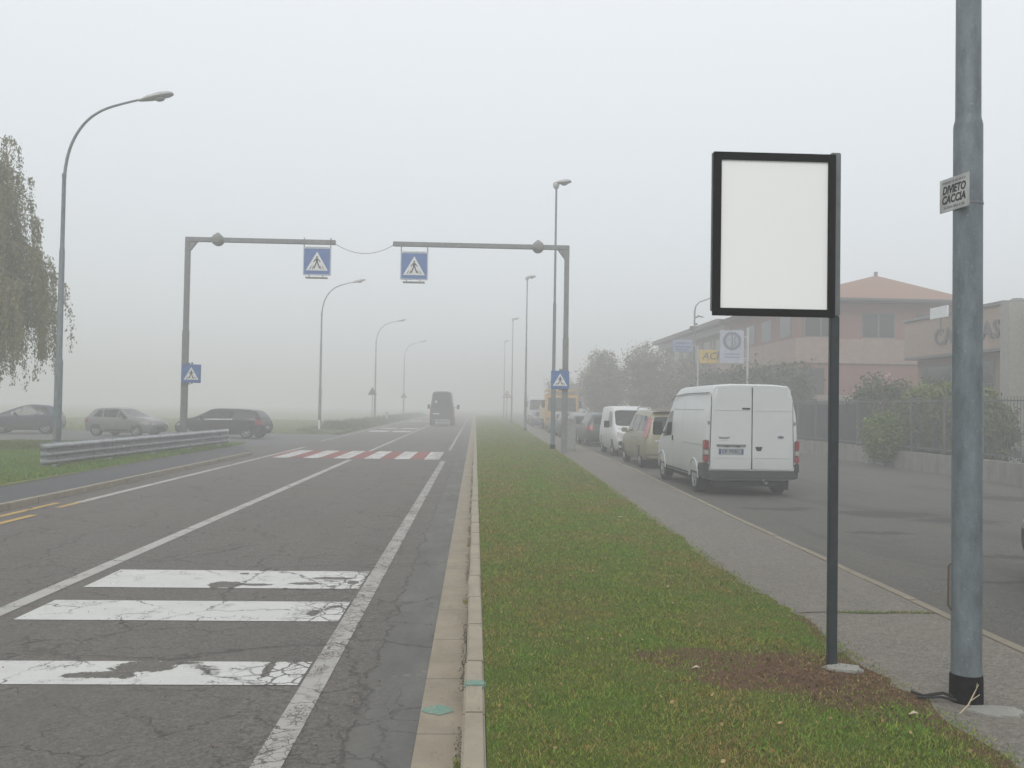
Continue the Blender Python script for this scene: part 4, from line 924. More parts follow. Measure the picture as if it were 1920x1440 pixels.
# ---- small white van facing us
def small_van(loc, rz, label):
    root = empty('small_van', loc, rz, label, 'van'); L = 4.2; h = 2.1; w = .87; H = 1.86
    s_ = [(-h, .4, 1.0, 1.4, w*.92, w*.82), (-h+.05, .28, 1.05, 1.78, w*.97, w*.84), (-h+.15, .22, 1.06, H, w, w*.84), (h-2.0, .2, 1.04, H, w, w*.84), (h-1.55, .2, 1.02, 1.78, w, w*.83), (h-.95, .2, 1.0, 1.2, w, w*.84), (h-.78, .2, .98, 1.08, w, w*.86),
          (h-.3, .2, .9, .98, w*.96, w*.84), (h-.08, .26, .78, .84, w*.9, w*.78), (h, .32, .62, .64, w*.84, w*.74)]
    xr, xf = -h+.7, h-.72; r_ = .32; WH = [(x, k*(w-.12), r_) for x in (xr, xf) for k in (1, -1)]
    bo, bv = body(root, s_, P_WHITE, WH, L)
    for (x, y, rr_) in WH: wheel(root, x, y, rr_, 1 if y > 0 else -1, spokes=5, rim=HUB)
    decal(root, bv, 'front', [(-w*.80, 1.12), (w*.80, 1.12), (w*.74, 1.70), (-w*.74, 1.70)], GLASS, 'windscreen', rnd=.06)
    decal(root, bv, 'front', [(-w*.8, .25), (w*.8, .25), (w*.84, .58), (-w*.84, .58)], PLASTIC, 'front_bumper', rnd=.06, off=.012)
    decal(root, bv, 'front', [(-w*.35, .66), (w*.35, .66), (w*.38, .78), (-w*.38, .78)], TRIM, 'grille', rnd=.1, off=.012)
    for k in (1, -1):
        decal(root, bv, 'front', [(k*w*.5, .66), (k*w*.86, .70), (k*w*.86, .92), (k*w*.56, .84)], LAMP_W, 'headlight', rnd=.15, off=.012)
        decal(root, bv, 'side', [(.1, 1.1), (h-1.08, 1.08), (h-1.55, 1.64), (.1, 1.66)], GLASS, 'side_window', rnd=.06, y_sign=k)
        mb = MB(); mb.obox((h-1.15, k*(w+.12), 1.17), (1, 0, 0), (0, 1, 0), (0, 0, 1), .06, .1, .13); mb.obox((h-1.12, k*(w+.01), 1.1), (1, 0, 0), (0, 1, 0), (0, 0, 1), .03, .05, .02); mb.build('mirror', TRIM, root, bevel=.025)
    mb = MB(); mb.tube([(h-.72, -.5, 1.14), (h-.8, .1, 1.2)], .012, 6); mb.tube([(h-.7, .1, 1.14), (h-.78, .6, 1.2)], .012, 6); mb.build('wiper', TRIM, root)
    plate(root, h+.014, .45, 'DV 305LK', back=False)
    gaps(root, bv, [('side', k, [(.02, .3), (.02, 1.7)]) for k in (1, -1)]+[('front', 1, [(-w*.75, 1.0), (0, 1.03), (w*.75, 1.0)])])
small_van((5.95, 35.0, 0), R(-90), 'small white van parked facing the camera, behind the champagne people carrier')
# ---- big white panel van
def panel_van(loc, rz):
    root = empty('panel_van', loc, rz, 'large white panel van seen from behind, parked in the service road', 'van')
    L = 5.2; h = 2.6; w = .985; H = 2.33
    s_ = [(-h, .42, 1.74, 2.30, w*.955, w*.815), (-h+.012, .36, 1.75, 2.325, w*.97, w*.825), (-h+.05, .32, 1.76, H, w*.99, w*.83), (-h+.4, .30, 1.76, H+.005, w, w*.83), (0, .3, 1.75, H, w, w*.83), (h-2.0, .3, 1.74, 2.29, w, w*.83), (h-1.6, .3, 1.66, 2.18, w, w*.82), (h-1.05, .3, 1.35, 1.75, w, w*.82),
          (h-.62, .3, 1.12, 1.3, w*.99, w*.83), (h-.25, .3, .98, 1.08, w*.96, w*.8), (h-.05, .34, .8, .86, w*.88, w*.74), (h, .4, .62, .64, w*.82, w*.7)]
    xr, xf = -h+.96, h-.92; r_ = .335; WH = [(x, k*(w-.13), r_) for x in (xr, xf) for k in (1, -1)]
    bo, bv = body(root, s_, P_WHITE, WH, L, it=1, ntot=90)
    for (x, y, rr_) in WH: wheel(root, x, y, rr_, 1 if y > 0 else -1, spokes=5, rim=HUB, w=.22)
    hb = -h
    # doors: two raised skins with rounded lower corners
    def door(y0, y1, name):
        return decal(root, bv, 'rear', [(y0, .56), (y1, .56), (y1*.97 if abs(y1) > .5 else y1, 2.22), (y0*.97 if abs(y0) > .5 else y0, 2.22)], P_WHITE, name, off=.016, rnd=.025, n=14, m=24, pw=14)
    # rear view: looking along +x, world left = local +y
    d1 = door(.012, .865, 'rear_door'); d2 = door(-.865, -.012, 'rear_door')
    gaps(root, bv, [('rear', 1, [(0, .56), (0, 2.26)])], w=.022, name='door_gap')
    for k in (-1, 1): gaps(root, bv, [('rear', 1, [(k*.885, .62), (k*.84, 2.2)])], w=.014, name='door_frame_gap')
    # pressed creases on the doors
    CR = M('crease_shade', (.42, .43, .43), .6, var=.05)
    def crease(y0, y1, z, par):
        mb = MB(); mb.box(-h-.024, -h-.006, y0, y1, z-.006, z+.006); mb.build('crease', P_WHITE, par, bevel=.004)
    for d_, a, b_ in ((d1, .05, .80), (d2, -.80, -.05)):
        crease(a, b_, 1.78, d_); crease(a, b_, .80, d_)
    hx = -h-.016
    # handle recess, plate light bar, plate
    mb = MB(); mb.box(hx-.03, hx+.002, .13, .74, 1.035, 1.075); lb = mb.build('plate_light_bar', M('grey_plastic', (.16, .165, .17), .5), d1, bevel=.008)
    mb = MB()
    for yy_ in (.29, .53): mb.box(hx-.038, hx-.028, yy_-.04, yy_+.04, 1.028, 1.05)
    mb.build('plate_light', TRIM, lb)
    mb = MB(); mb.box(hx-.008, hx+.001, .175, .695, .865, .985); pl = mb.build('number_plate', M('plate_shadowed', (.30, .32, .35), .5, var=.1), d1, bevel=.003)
    mb = MB()
    for yy_ in (.2, .67): mb.box(hx-.0095, hx-.008, yy_-.022, yy_+.022, .868, .982)
    mb.build('blue_band', PLATE_B, pl); text_obj('plate_characters', 'CP 702EC', .105, TRIM, pl, (hx-.009, .435, .925), (0, -1, 0), (0, 0, 1), .001, .0012, sx_=.86)
    text_obj('model_lettering', 'TRANSIT', .062, M('badge_grey', (.14, .14, .14), .4), d1, (hx-.003, .58, 1.205), (0, -1, 0), (0, 0, 1), .002, .002, sx_=.95)
    mb = MB(); mb.box(hx-.003, hx+.001, .5, .68, 1.15, 1.158); mb.build('small_lettering', M('badge_pale', (.4, .4, .4), .4), d1)
    mb = MB(); mb.box(hx-.014, hx-.0, .045, .21, 1.80, 1.835); mb.build('brake_light', TRIM, d1, bevel=.004)
    # right door: handle and oval badge
    mb = MB(); mb.prism([(.0, 0), (.15, 0), (.12, -.085), (.03, -.085)], (hx-.006, -.07, 1.03), (0, -1, 0), (0, 0, 1), (1, 0, 0), .008); hd = mb.build('handle_recess', TRIM, d2, bevel=.002)
    mb = MB(); mb.box(hx-.022, hx-.006, -.2, -.09, 1.005, 1.028); mb.build('handle', PLASTIC, hd, bevel=.005)
    oval = [(.065*math.cos(a), .026*math.sin(a)) for a in [2*math.pi*i/24 for i in range(24)]]
    mb = MB(); mb.prism(oval, (hx-.008, -.60, 1.235), (0, -1, 0), (0, 0, 1), (1, 0, 0), .01); bd = mb.build('oval_badge', M('badge_blue', (.05, .07, .12), .3), d2)
    text_obj('badge_lettering', 'Ford', .036, CHROME, bd, (hx-.009, -.60, 1.236), (0, -1, 0), (0, 0, 1), .001, .0)
    # hinges
    for k in (1, -1):
        for z_, s2 in ((1.52, 1), (.62, .6)):
            mb = MB(); mb.box(-h-.02, -h+.07, k*(.895 if z_ > 1 else .93)-.035*s2, k*(.895 if z_ > 1 else .93)+.035*s2, z_-.035*s2, z_+.035*s2); mb.build('door_hinge', HUB, root, bevel=.012)
    # tail lamps wrapped round the corner
    for k in (1, -1):
        def lamp(z0, z1, mat, nm, par):
            mb = MB(); mb.box(-h-.022, -h+.16, min(k*.895, k*.99), max(k*.895, k*.99), z0, z1); return mb.build(nm, mat, par, bevel=.016)
        tl = lamp(.70, 1.16, M('lamp_base', (.09, .04, .04), .4), 'tail_light', root)
        for z0, z1, mt in ((.705, .83, LAMP_R), (.85, .96, LAMP_W), (.98, 1.15, LAMP_R)):
            mb = MB(); mb.box(-h-.028, -h+.14, min(k*.905, k*.9965), max(k*.905, k*.9965), z0, z1); mb.build('lens', mt, tl, bevel=.01)
    # bumper: dark, wraps the corners up to the wheel arch
    def bump_quad(z0, z1, x1, nm):
        pass
    mb = MB(); o_ = [(-h-.05, -.90), (-h-.09, -.6), (-h-.10, 0), (-h-.09, .6), (-h-.05, .90), (-h+.02, .985), (-h+.1, 1.0), (-h+.52, .996), (-h+.52, .94), (-h+.06, .9), (-h+.02, 0), (-h+.06, -.9), (-h+.52, -.94), (-h+.52, -.996), (-h+.1, -1.0), (-h+.02, -.985)]
    mb.prism(o_, (0, 0, .37), (1, 0, 0), (0, 1, 0), (0, 0, 1), .165); mb.build('rear_bumper', PLASTIC, root, bevel=.02)
    for k in (1, -1):
        mb = MB(); mb.prism([(-h-.03, .50), (-h+.56, .50), (-h+.52, .66), (-h+.1, .69), (-h-.03, .69)], (0, k*.895, 0), (1, 0, 0), (0, 0, 1), (0, k, 0), .104); mb.build('bumper_corner', PLASTIC, root, bevel=.02)
    mb = MB(); mb.box(-h+.1, h-.3, -.75, .75, .2, .3); mb.box(xr-.05, xr+.05, -.7, .7, .25, .36); mb.build('chassis', RUBBER, root)
    mb = MB(); mb.tube([(-h+.5, -.3, .3), (-h+.02, -.32, .28)], .03, 10); mb.build('exhaust', HUB, root, smooth=True)
    mb = MB(); mb.prism([(-.02, 0), (.02, 0), (.012, .045), (-.012, .045)], (-h-.105, -.22, .33), (0, 1, 0), (0, 0, 1), (1, 0, 0), .02); mb.build('tow_eye', HUB, root)
    # mud flaps
    for k in (1, -1):
        mb = MB(); mb.box(xr-.47, xr-.455, min(k*.66, k*.95), max(k*.66, k*.95), .1, .4); mb.build('mud_flap', RUBBER, root)
    # side details
    for k in (1, -1):
        decal(root, bv, 'side', [(h-2.05, 1.16), (h-1.02, 1.10), (h-1.38, 1.66), (h-2.05, 1.76)], GLASS, 'side_window', rnd=.05, y_sign=k)
        for wx in (xr, xf):
            mb = MB(); ring = []
            for i in range(19):
                a = math.pi*i/18; ring.append((wx+math.cos(a)*r_*1.18, r_+math.sin(a)*r_*1.18))
            pts = [Vector((a, k*.978, b_)) for a, b_ in ring]; mb.tube(pts, .016, 8); mb.build('arch_flare', P_WHITE, root, smooth=True)
        decal(root, bv, 'side', [(xr+.5, .33), (xf-.45, .33), (xf-.45, .40), (xr+.5, .40)], PLASTIC, 'sill', y_sign=k, m=2)
        mb = MB(); mb.box(h-2.2, h-2.15, min(k*.985, k*1.01), max(k*.985, k*1.01), 1.04, 1.16); mb.build('door_handle', TRIM, root, bevel=.006)
        mb = MB(); mb.obox((h-1.15, k*1.15, 1.3), (1, 0, 0), (0, 1, 0), (0, 0, 1), .07, .11, .17); mb.obox((h-1.12, k*1.02, 1.2), (1, 0, 0), (0, 1, 0), (0, 0, 1), .03, .06, .02); mb.build('mirror', TRIM, root, bevel=.03)
        mb = MB(); pts = [Vector((x_, k*(np.interp(x_, [-h+.05, h-2.0], [.885, .88])), z_)) for x_, z_ in ((-h+.06, 2.14), (-.5, 2.14), (h-2.0, 2.1), (h-1.6, 2.0))]
        mb.tube(pts, .014, 6); mb.build('drip_rail', M('seal_grey', (.2, .2, .2), .6), root, smooth=True)
    it = []
    for k in (1, -1):
        it += [('side', k, [(-h+.25, 1.78), (h-2.1, 1.78)]), ('side', k, [(h-2.12, .42), (h-2.12, 1.95)]), ('side', k, [(-.55 if k < 0 else -.55, .42), (-.55, 1.95)]), ('side', k, [(-h+.12, 1.04), (-.6, 1.04)])]
    gaps(root, bv, it, mat=M('gap_grey', (.25, .25, .25), .7), w=.012)
    gaps(root, bv, [('side', k, [(-h+.2, .86), (h-1.3, .86)]) for k in (1, -1)], mat=P_WHITE, w=.03, name='side_crease')
    decal(root, bv, 'front', [(-w*.8, 1.3), (w*.8, 1.3), (w*.72, 2.02), (-w*.72, 2.02)], GLASS, 'windscreen', rnd=.05)
    for k in (1, -1): decal(root, bv, 'front', [(k*w*.5, .8), (k*w*.85, .85), (k*w*.85, 1.05), (k*w*.6, 1.0)], LAMP_W, 'headlight', rnd=.1, off=.012)
    decal(root, bv, 'front', [(-w*.8, .42), (w*.8, .42), (w*.85, .62), (-w*.85, .62)], PLASTIC, 'front_bumper', off=.012)
    return root
panel_van((5.735, 21.2, 0), R(90))
# ---- dark high-roof van driving away
def dark_van(loc):
    root = empty('high_roof_van', loc, R(90), 'dark high-roof van driving away into the fog on the road', 'van'); L = 6.0; h = 3.0; w = 1.03; H = 2.95
    s_ = [(-h, .5, 1.5, 2.86, w*.955, w*.74), (-h+.02, .45, 1.5, 2.9, w*.97, w*.76), (-h+.08, .42, 1.5, H, w*.99, w*.78), (h-2.3, .4, 1.5, H, w, w*.78), (h-1.8, .4, 1.5, 2.75, w, w*.78), (h-1.0, .4, 1.3, 1.7, w*.98, w*.8), (h-.3, .4, 1.0, 1.1, w*.93, w*.78), (h, .5, .7, .72, w*.8, w*.7)]
    r_ = .36; WH = [(x, k*(w-.14), r_) for x in (-h+1.25, h-1.0) for k in (1, -1)]
    bo, bv = body(root, s_, P_DK, WH, L, it=1)
    for (x, y, rr_) in WH: wheel(root, x, y, rr_, 1 if y > 0 else -1, w=.3, rim=HUB)
    for k in (1, -1):
        decal(root, bv, 'rear', [(k*.08, 1.5), (k*.82, 1.5), (k*.72, 2.35), (k*.08, 2.35)], GLASS, 'rear_window', rnd=.06)
        decal(root, bv, 'rear', [(k*.9, .85), (k*.99, .85), (k*.98, 1.3), (k*.9, 1.3)], LAMP_R, 'tail_light', off=.012)
        mb = MB(); mb.obox((h-1.5, k*1.32, 1.62), (1, 0, 0), (0, 1, 0), (0, 0, 1), .07, .12, .2); mb.obox((h-1.45, k*1.1, 1.55), (1, 0, 0), (0, 1, 0), (0, 0, 1), .03, .13, .025); mb.build('mirror', TRIM, root, bevel=.03)
    gaps(root, bv, [('rear', 1, [(0, .6), (0, 2.8)])], w=.03)
    mb = MB(); mb.box(-h-.16, -h+.05, -1.0, 1.0, .36, .5); mb.build('rear_bumper', PLASTIC, root, bevel=.02)
    mb = MB(); mb.box(-h-.17, -h-.161, -.7, .55, .47, .498+.03); mb.build('reflective_strip', M('pale_strip', (.5, .5, .5), .5), root)
    mb = MB(); mb.box(-h-.014, -h-.004, .2, .72, .97, 1.08); mb.build('number_plate', PLATE_W, root)
    mb = MB(); mb.box(-h-.02, -h-.008, .42, .56, 1.95, 2.15); mb.build('round_sticker', M('sticker_white', (.7, .68, .62), .5), root, bevel=.03)
dark_van((-2.87, 80.6, 0))
# ---- yellow truck and far white truck, facing us
def truck(loc, label, cab, H, W2, L, name, group=None, platform=True):
    root = empty(name, loc, R(-90), label, 'truck', group); f = L/2; w = W2/2
    mb = MB(); pr = [(f, .5), (f, 1.35), (f-.18, H-.25), (f-.4, H-.05), (f-1.7, H-.05), (f-1.7, .5)]
    mb.prism(pr, (0, -w, 0), (1, 0, 0), (0, 0, 1), (0, 1, 0), W2); mb.build('cab', cab, root, bevel=.06)
    mb = MB(); z0, z1 = 1.45, H-.35; a = f-.02; b_ = f-.16
    mb.add([(a+.008, -w+.15, z0), (a+.008, w-.15, z0), (b_+.012, w-.2, z1), (b_+.012, -w+.2, z1), (a-.02, -w+.15, z0), (a-.02, w-.15, z0), (b_-.02, w-.2, z1), (b_-.02, -w+.2, z1)], [(0,1,2,3), (4,7,6,5), (0,4,5,1), (1,5,6,2), (2,6,7,3), (3,7,4,0)]); mb.build('windscreen', GLASS, root)
    mb = MB(); mb.box(f-.05, f+.1, -w, w, .4, .72); mb.build('front_bumper', PLASTIC if not platform else cab, root, bevel=.03)
    mb = MB(); mb.box(f-.01, f+.012, -.7, .7, .85, 1.25); mb.build('grille', TRIM, root)
    for k in (1, -1):
        mb = MB(); mb.box(f+.1005, f+.115, k*(w-.25)-.14, k*(w-.25)+.14, .5, .66); mb.build('headlight', LAMP_W, root, bevel=.004)
        mb = MB(); mb.box(f-.2, f-.1, min(k*(w+.05), k*(w+.27)), max(k*(w+.05), k*(w+.27)), 1.7, 2.25); mb.box(f-.17, f-.13, min(k*(w-.05), k*(w+.06)), max(k*(w-.05), k*(w+.06)), 2.2, 2.24); mb.build('mirror', TRIM, root, bevel=.015)
        for x in (f-1.1, -f+1.2): wheel(root, x, k*(w-.2), .48, k, w=.3, rim=HUB)
    mb = MB(); mb.box(-f, f-1.0, -.45, .45, .55, .8); mb.build('chassis', PLASTIC, root)
    mb = MB(); mb.box(-f, f-1.85, -w, w, .85, (1.9 if platform else H)); mb.build('load_bed', cab if platform else P_WHITE, root, bevel=.03)
    if platform:
        mb = MB()
        mb.box(f-1.9, f-.1, -w+.02, w-.02, H+.12, H+.24); mb.tube([(f-.2, -w+.1, H+.24), (f-.2, -w+.1, H+.42)], .02, 6); mb.tube([(f-.2, w-.1, H+.24), (f-.2, w-.1, H+.42)], .02, 6)
        mb.build('roof_rack', cab, root, bevel=.015)
        mb = MB(); mb.lathe((f-.6, .0, H+.24), (0, 0, 1), [(0, .1), (.16, .09), (.2, .04)], 12); mb.build('beacon', M('amber_beacon', (.5, .2, .03), .3), root, smooth=True)
    return root
P_YEL = paint('yellow_truck_paint', (.50, .30, .06)); 
truck((6.35, 69.6, 0), 'orange-yellow truck with roof rack parked facing the camera', P_YEL, 2.8, 2.4, 6.5, 'truck')
truck((6.1, 89, 0), 'white box truck, farthest in the parked row, facing the camera', P_WHITE, 2.75, 2.2, 6.5, 'truck', platform=False)
for x, y, l, p_ in ((5.75, 59.6, 'silver car fourth behind the small white van, near the yellow truck', P_SILVER), (5.55, 77.0, 'blue-grey car between the yellow truck and the white truck', P_BLUEG)):
    hatch((x, y, 0), R(90), l, p_, L=4.0, group='cars parked in the service road', name='parked_car')

# ================================================================ VEGETATION
BARK = M('bark', (.12, .10, .085), .9, var=.35, scale=20, bump=.01)
L_WEEP = leafmat('weeping_leaves', (.15, .145, .075), (.26, .235, .12), (.2, .205, .11))
L_DARK = leafmat('hedge_leaves', (.05, .065, .035), (.085, .105, .05), (.10, .115, .06))
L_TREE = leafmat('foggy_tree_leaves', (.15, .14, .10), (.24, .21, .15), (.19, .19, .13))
L_GREEN = leafmat('shrub_leaves', (.08, .125, .03), (.17, .22, .055), (.19, .22, .055))
L_GREEND = leafmat('deep_shrub_leaves', (.06, .085, .03), (.11, .14, .05), (.15, .18, .05))
# weeping tree at the left
T0 = Vector((-18.1, 29.0, 0)); root = empty('weeping_tree', T0, 0, 'tall weeping tree with hanging brownish strands at the left edge', 'tree')
mb = MB(); mb.tube([(0, 0, -.1), (.05, 0, 1.5), (0, .1, 4), (.15, 0, 6.5), (.5, .1, 8.6), (.9, 0, 9.6)], [.3, .24, .2, .14, .08, .03], 12); tr = mb.build('trunk', BARK, root, smooth=True)
leaves = []; mbb = MB(); mbs = MB()
def limb(z0, az, reach, ztip, n_str, smin, smax):
    d = Vector((math.cos(az), math.sin(az), 0)); p0 = Vector((.1, 0, z0)); p3 = Vector((d.x*reach, d.y*reach, ztip)); p1 = p0+d*reach*.35+Vector((0, 0, 1.1)); p2 = p3-d*reach*.3+Vector((0, 0, .9))
    bz = lambda t_: p0*(1-t_)**3+p1*3*t_*(1-t_)**2+p2*3*t_*t_*(1-t_)+p3*t_**3
    mbb.tube([bz(i/8) for i in range(9)], [lerp(.07, .012, i/8) for i in range(9)], 6)
    for i in range(n_str):
        t_ = random.uniform(.3, 1.0); s = bz(t_)+Vector((random.gauss(0, .16), random.gauss(0, .16), 0)); ln = random.uniform(smin, smax)*(1 if random.random() > .12 else 1.35)
        ln = min(ln, s.z-random.uniform(1.6, 2.6)) if s.z-ln < 1.7 else ln
        o_ = d*random.uniform(0, .35)+Vector((random.uniform(-.1, .1), random.uniform(-.1, .1), 0)); pts = []
        for k in range(7):
            q = k/6; pts.append(s+o_*math.sin(q*1.5)*.8+Vector((.04*math.sin(q*7+i), .04*math.cos(q*5+i), .12*math.sin(q*3.1)-ln*q**1.15)))
        mbs.tube(pts, [.003]*6+[.002], 3, cap=False)
        nl = int(ln*95)
        for k in range(nl):
            q = random.random(); j = min(5, int(q*6)); p_ = pts[j].lerp(pts[j+1], q*6-j); leaves.append(tuple(p_+Vector((random.gauss(0, .06), random.gauss(0, .06), random.gauss(0, .03)))))
for i in range(46):
    lvl = random.random(); z0 = lerp(3.6, 9.0, lvl); az = random.uniform(0, 2*math.pi); reach = lerp(4.1, 1.6, lvl)*random.uniform(.6, 1.05)
    limb(z0, az, reach, z0+random.uniform(-.3, .5), 16, 1.3, 2.9)
for z0, az, rc, zt in ((6.3, -.15, 5.0, 5.9), (6.0, .15, 4.9, 5.5), (5.6, -.35, 5.2, 5.1), (6.6, .0, 4.3, 6.4), (5.2, .3, 4.7, 4.9), (6.2, -.5, 4.6, 5.8), (6.0, -.05, 4.6, 6.0), (8.2, 0, 3.7, 8.6), (7.6, -.2, 3.9, 8.0), (8.6, .2, 3.5, 8.9), (7.2, .1, 3.9, 7.4), (9.1, .0, 3.1, 9.5), (8.8, -.4, 3.2, 9.2), (8.0, .35, 3.6, 8.3), (5.8, 0, 4.0, 5.6), (7.8, -.05, 3.3, 7.9), (6.8, -.3, 4.0, 6.6), (7.0, .4, 3.6, 7.0), (9.4, -.1, 3.4, 9.75)):
    limb(z0, az, rc, zt, 24, 1.6, 3.1)
mbb.build('branches', BARK, root, smooth=True)
br_ = mbs.build('twigs', M('twig_brown', (.12, .09, .06), .9), root)
leaf_cloud('crown', np.array(leaves), .046, L_WEEP, root, sq=.8, droop=1.5)
# far trees
def tree(x, y, h_, rx, rz_, label, mat, n_cl=420, n_leaf=40, ls=.085, ptr=.14, cat='tree', sh=.25):
    root = empty('tree', (x, y, 0), random.uniform(0, 6), label, cat)
    mb = MB(); top = h_-rz_; mb.tube([(0, 0, -.2), (.05, 0, h_*.3), (0, .1, h_*.6), (.1, 0, h_*.85)], [.2, .15, .1, .03], 10)
    for k in range(7):
        a = random.uniform(0, 6.28); z = random.uniform(.25, .65)*h_; mb.tube([(0, 0, z), (math.cos(a)*rx*.4, math.sin(a)*rx*.4, z+.6), (math.cos(a)*rx*.8, math.sin(a)*rx*.8, z+1.1)], [.07, .04, .015], 6)
    mb.build('trunk', BARK, root, smooth=True)
    leaf_cloud('crown', clumps(0, 0, h_-rz_, rx, rx, rz_, n_cl, n_leaf, ptr*rx, sh), ls, mat, root)
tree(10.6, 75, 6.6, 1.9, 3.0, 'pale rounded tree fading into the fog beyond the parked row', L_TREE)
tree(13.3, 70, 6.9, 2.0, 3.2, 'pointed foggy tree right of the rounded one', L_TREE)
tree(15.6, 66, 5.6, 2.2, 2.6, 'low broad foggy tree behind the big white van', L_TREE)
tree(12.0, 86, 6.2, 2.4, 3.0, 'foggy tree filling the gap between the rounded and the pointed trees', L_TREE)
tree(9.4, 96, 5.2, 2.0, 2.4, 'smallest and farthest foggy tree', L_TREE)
def hedge(name, x0, x1, y0, y1, z1, label, mat, n_, ls=.07, top=.3, cat='hedge'):
    root = empty(name, ((x0+x1)/2, (y0+y1)/2, 0), 0, label, cat)
    n_cl = n_//24; c = np.stack([rng.uniform(x0, x1, n_cl), rng.uniform(y0, y1, n_cl), rng.uniform(.1, 1, n_cl)**.6], 1)
    hh = z1-top+top*np.sin(c[:, 0]*1.7+c[:, 1]*1.1)*.7+rng.normal(0, top*.4, n_cl); c[:, 2] *= hh
    c = np.repeat(c, 24, 0)+rng.normal(size=(n_cl*24, 3))*.24-np.array([(x0+x1)/2, (y0+y1)/2, 0]); c[:, 2] = np.maximum(c[:, 2], .02)
    leaf_cloud('foliage', c, ls, mat, root)
    mb = MB()
    for k in range(10):
        a, b_ = random.uniform(x0, x1)-(x0+x1)/2, random.uniform(y0, y1)-(y0+y1)/2; mb.tube([(a, b_, 0), (a+.1, b_, z1*.4), (a-.1, b_+.1, z1*.8)], [.05, .04, .01], 6)
    mb.build('stems', BARK, root, smooth=True)
hedge('hedge', 13.9, 16.6, 44, 58, 4.0, 'tall dark hedge in front of the brick building, behind the van roof', L_DARK, 34000, .1, .6)
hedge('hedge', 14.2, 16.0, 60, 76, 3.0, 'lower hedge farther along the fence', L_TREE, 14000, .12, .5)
def shrub(x, y, z, rx, ry, rz_, label, mat, n_cl, n_leaf, ls, name='shrub', flowers=None):
    root = empty(name, (x, y, 0), 0, label, 'shrub')
    c = clumps(0, 0, z, rx, ry, rz_, n_cl, n_leaf, .16, .5); c = c[c[:, 2] > .05]; leaf_cloud('foliage', c, ls, mat, root)
    mb = MB()
    for k in range(8):
        a = random.uniform(0, 6.28); mb.tube([(0, 0, 0), (math.cos(a)*rx*.3, math.sin(a)*ry*.3, z*.8), (math.cos(a)*rx*.7, math.sin(a)*ry*.7, z+rz_*.4)], [.03, .02, .006], 6)
    mb.build('stems', BARK, root, smooth=True)
    if flowers:
        n_ = flowers; c = clumps(0, 0, z, rx*1.0, ry*1.0, rz_*1.05, n_, 5, .05, .9); c = c[c[:, 2] > z+rz_*.1]; leaf_cloud('flowers', c, .04, M('pink_petals', (.55, .33, .32), .7), root, sq=1.6)
shrub(13.5, 29.3, .95, .42, .66, .66, 'bright green shrub spilling over the low wall', L_GREEN, 380, 60, .055)
shrub(15.2, 28.6, 1.3, 1.15, 3.1, 1.25, 'large rounded shrub behind the fence, next to the big pole', L_GREEND, 1100, 60, .08)
shrub(15.2, 29.4, 2.1, .8, 2.0, .55, 'yellow-green shrub top rising above the fence', L_GREEN, 320, 40, .06)
shrub(15.2, 33.5, 1.9, .9, 2.0, 1.3, 'flowering shrub with pink blossoms above the fence', L_DARK, 300, 30, .06, flowers=34)
# verge weeds along the far left
x = []; n = 52000
y = 53+rng.random(n)**1.5*100; xx = -7.9-rng.random(n)**1.6*3.2; amp = np.clip((y-53)/12, .25, 1)*np.clip((-7.7-xx)/1.0, .15, 1)
amp *= .55+.45*np.sin(y*.9+xx*2)*np.sin(y*.31)
P = np.stack([xx, y], 1); k = rng.random(n) < .9
o = blades('verge_weeds', P, -.02, .2, .8, .03, .09, WEED, lean=.8)
me = o.data; co_ = np.empty(len(me.vertices)*3, dtype=np.float32); me.vertices.foreach_get('co', co_); co_ = co_.reshape(-1, 3); co_[:, 2] = -.02+(co_[:, 2]+.02)*np.repeat(np.maximum(amp, .08), 3); me.vertices.foreach_set('co', co_.ravel())
tag(o, 'rough weeds and tall grass along the left verge beyond the side road', 'weeds', kind='stuff')
n = 60000; y = 52.5+rng.random(n)**1.4*40; xx = -8.2-rng.random(n)**1.4*30; P = np.stack([xx, y], 1)
tag(blades('field_grass', P, -.02, .05, .2, .02, .06, blade_mat('field_blades', ((.20, .25, .10), (.30, .36, .16), (.30, .33, .16)), deadamt=.2)), 'grass of the open field at the left', 'grass', kind='stuff')
# litter
for (x, y, z, l) in ((1.42, 5.72, .16, 'pale dry leaf on the grass left of the bare earth'), (2.42, 4.9, .15, 'pale leaf on the grass below the concrete footing'), (2.2, 13.6, .15, 'small white scrap at the far grass edge')):
    mb = MB(); s_ = .03 if y < 10 else .05; mb.add([(-s_, 0, 0), (0, -s_*.5, .012), (s_, 0, .004), (.2*s_, s_*.6, .014), (-s_, 0, .002), (0, -s_*.5, .014), (s_, 0, .006), (.2*s_, s_*.6, .016)], [(0,1,2,3), (4,7,6,5), (0,4,5,1), (1,5,6,2), (2,6,7,3), (3,7,4,0)])
    o = mb.build('litter_scrap', PALEAF); o.location = (x, y, z); tag(o, l, 'litter')

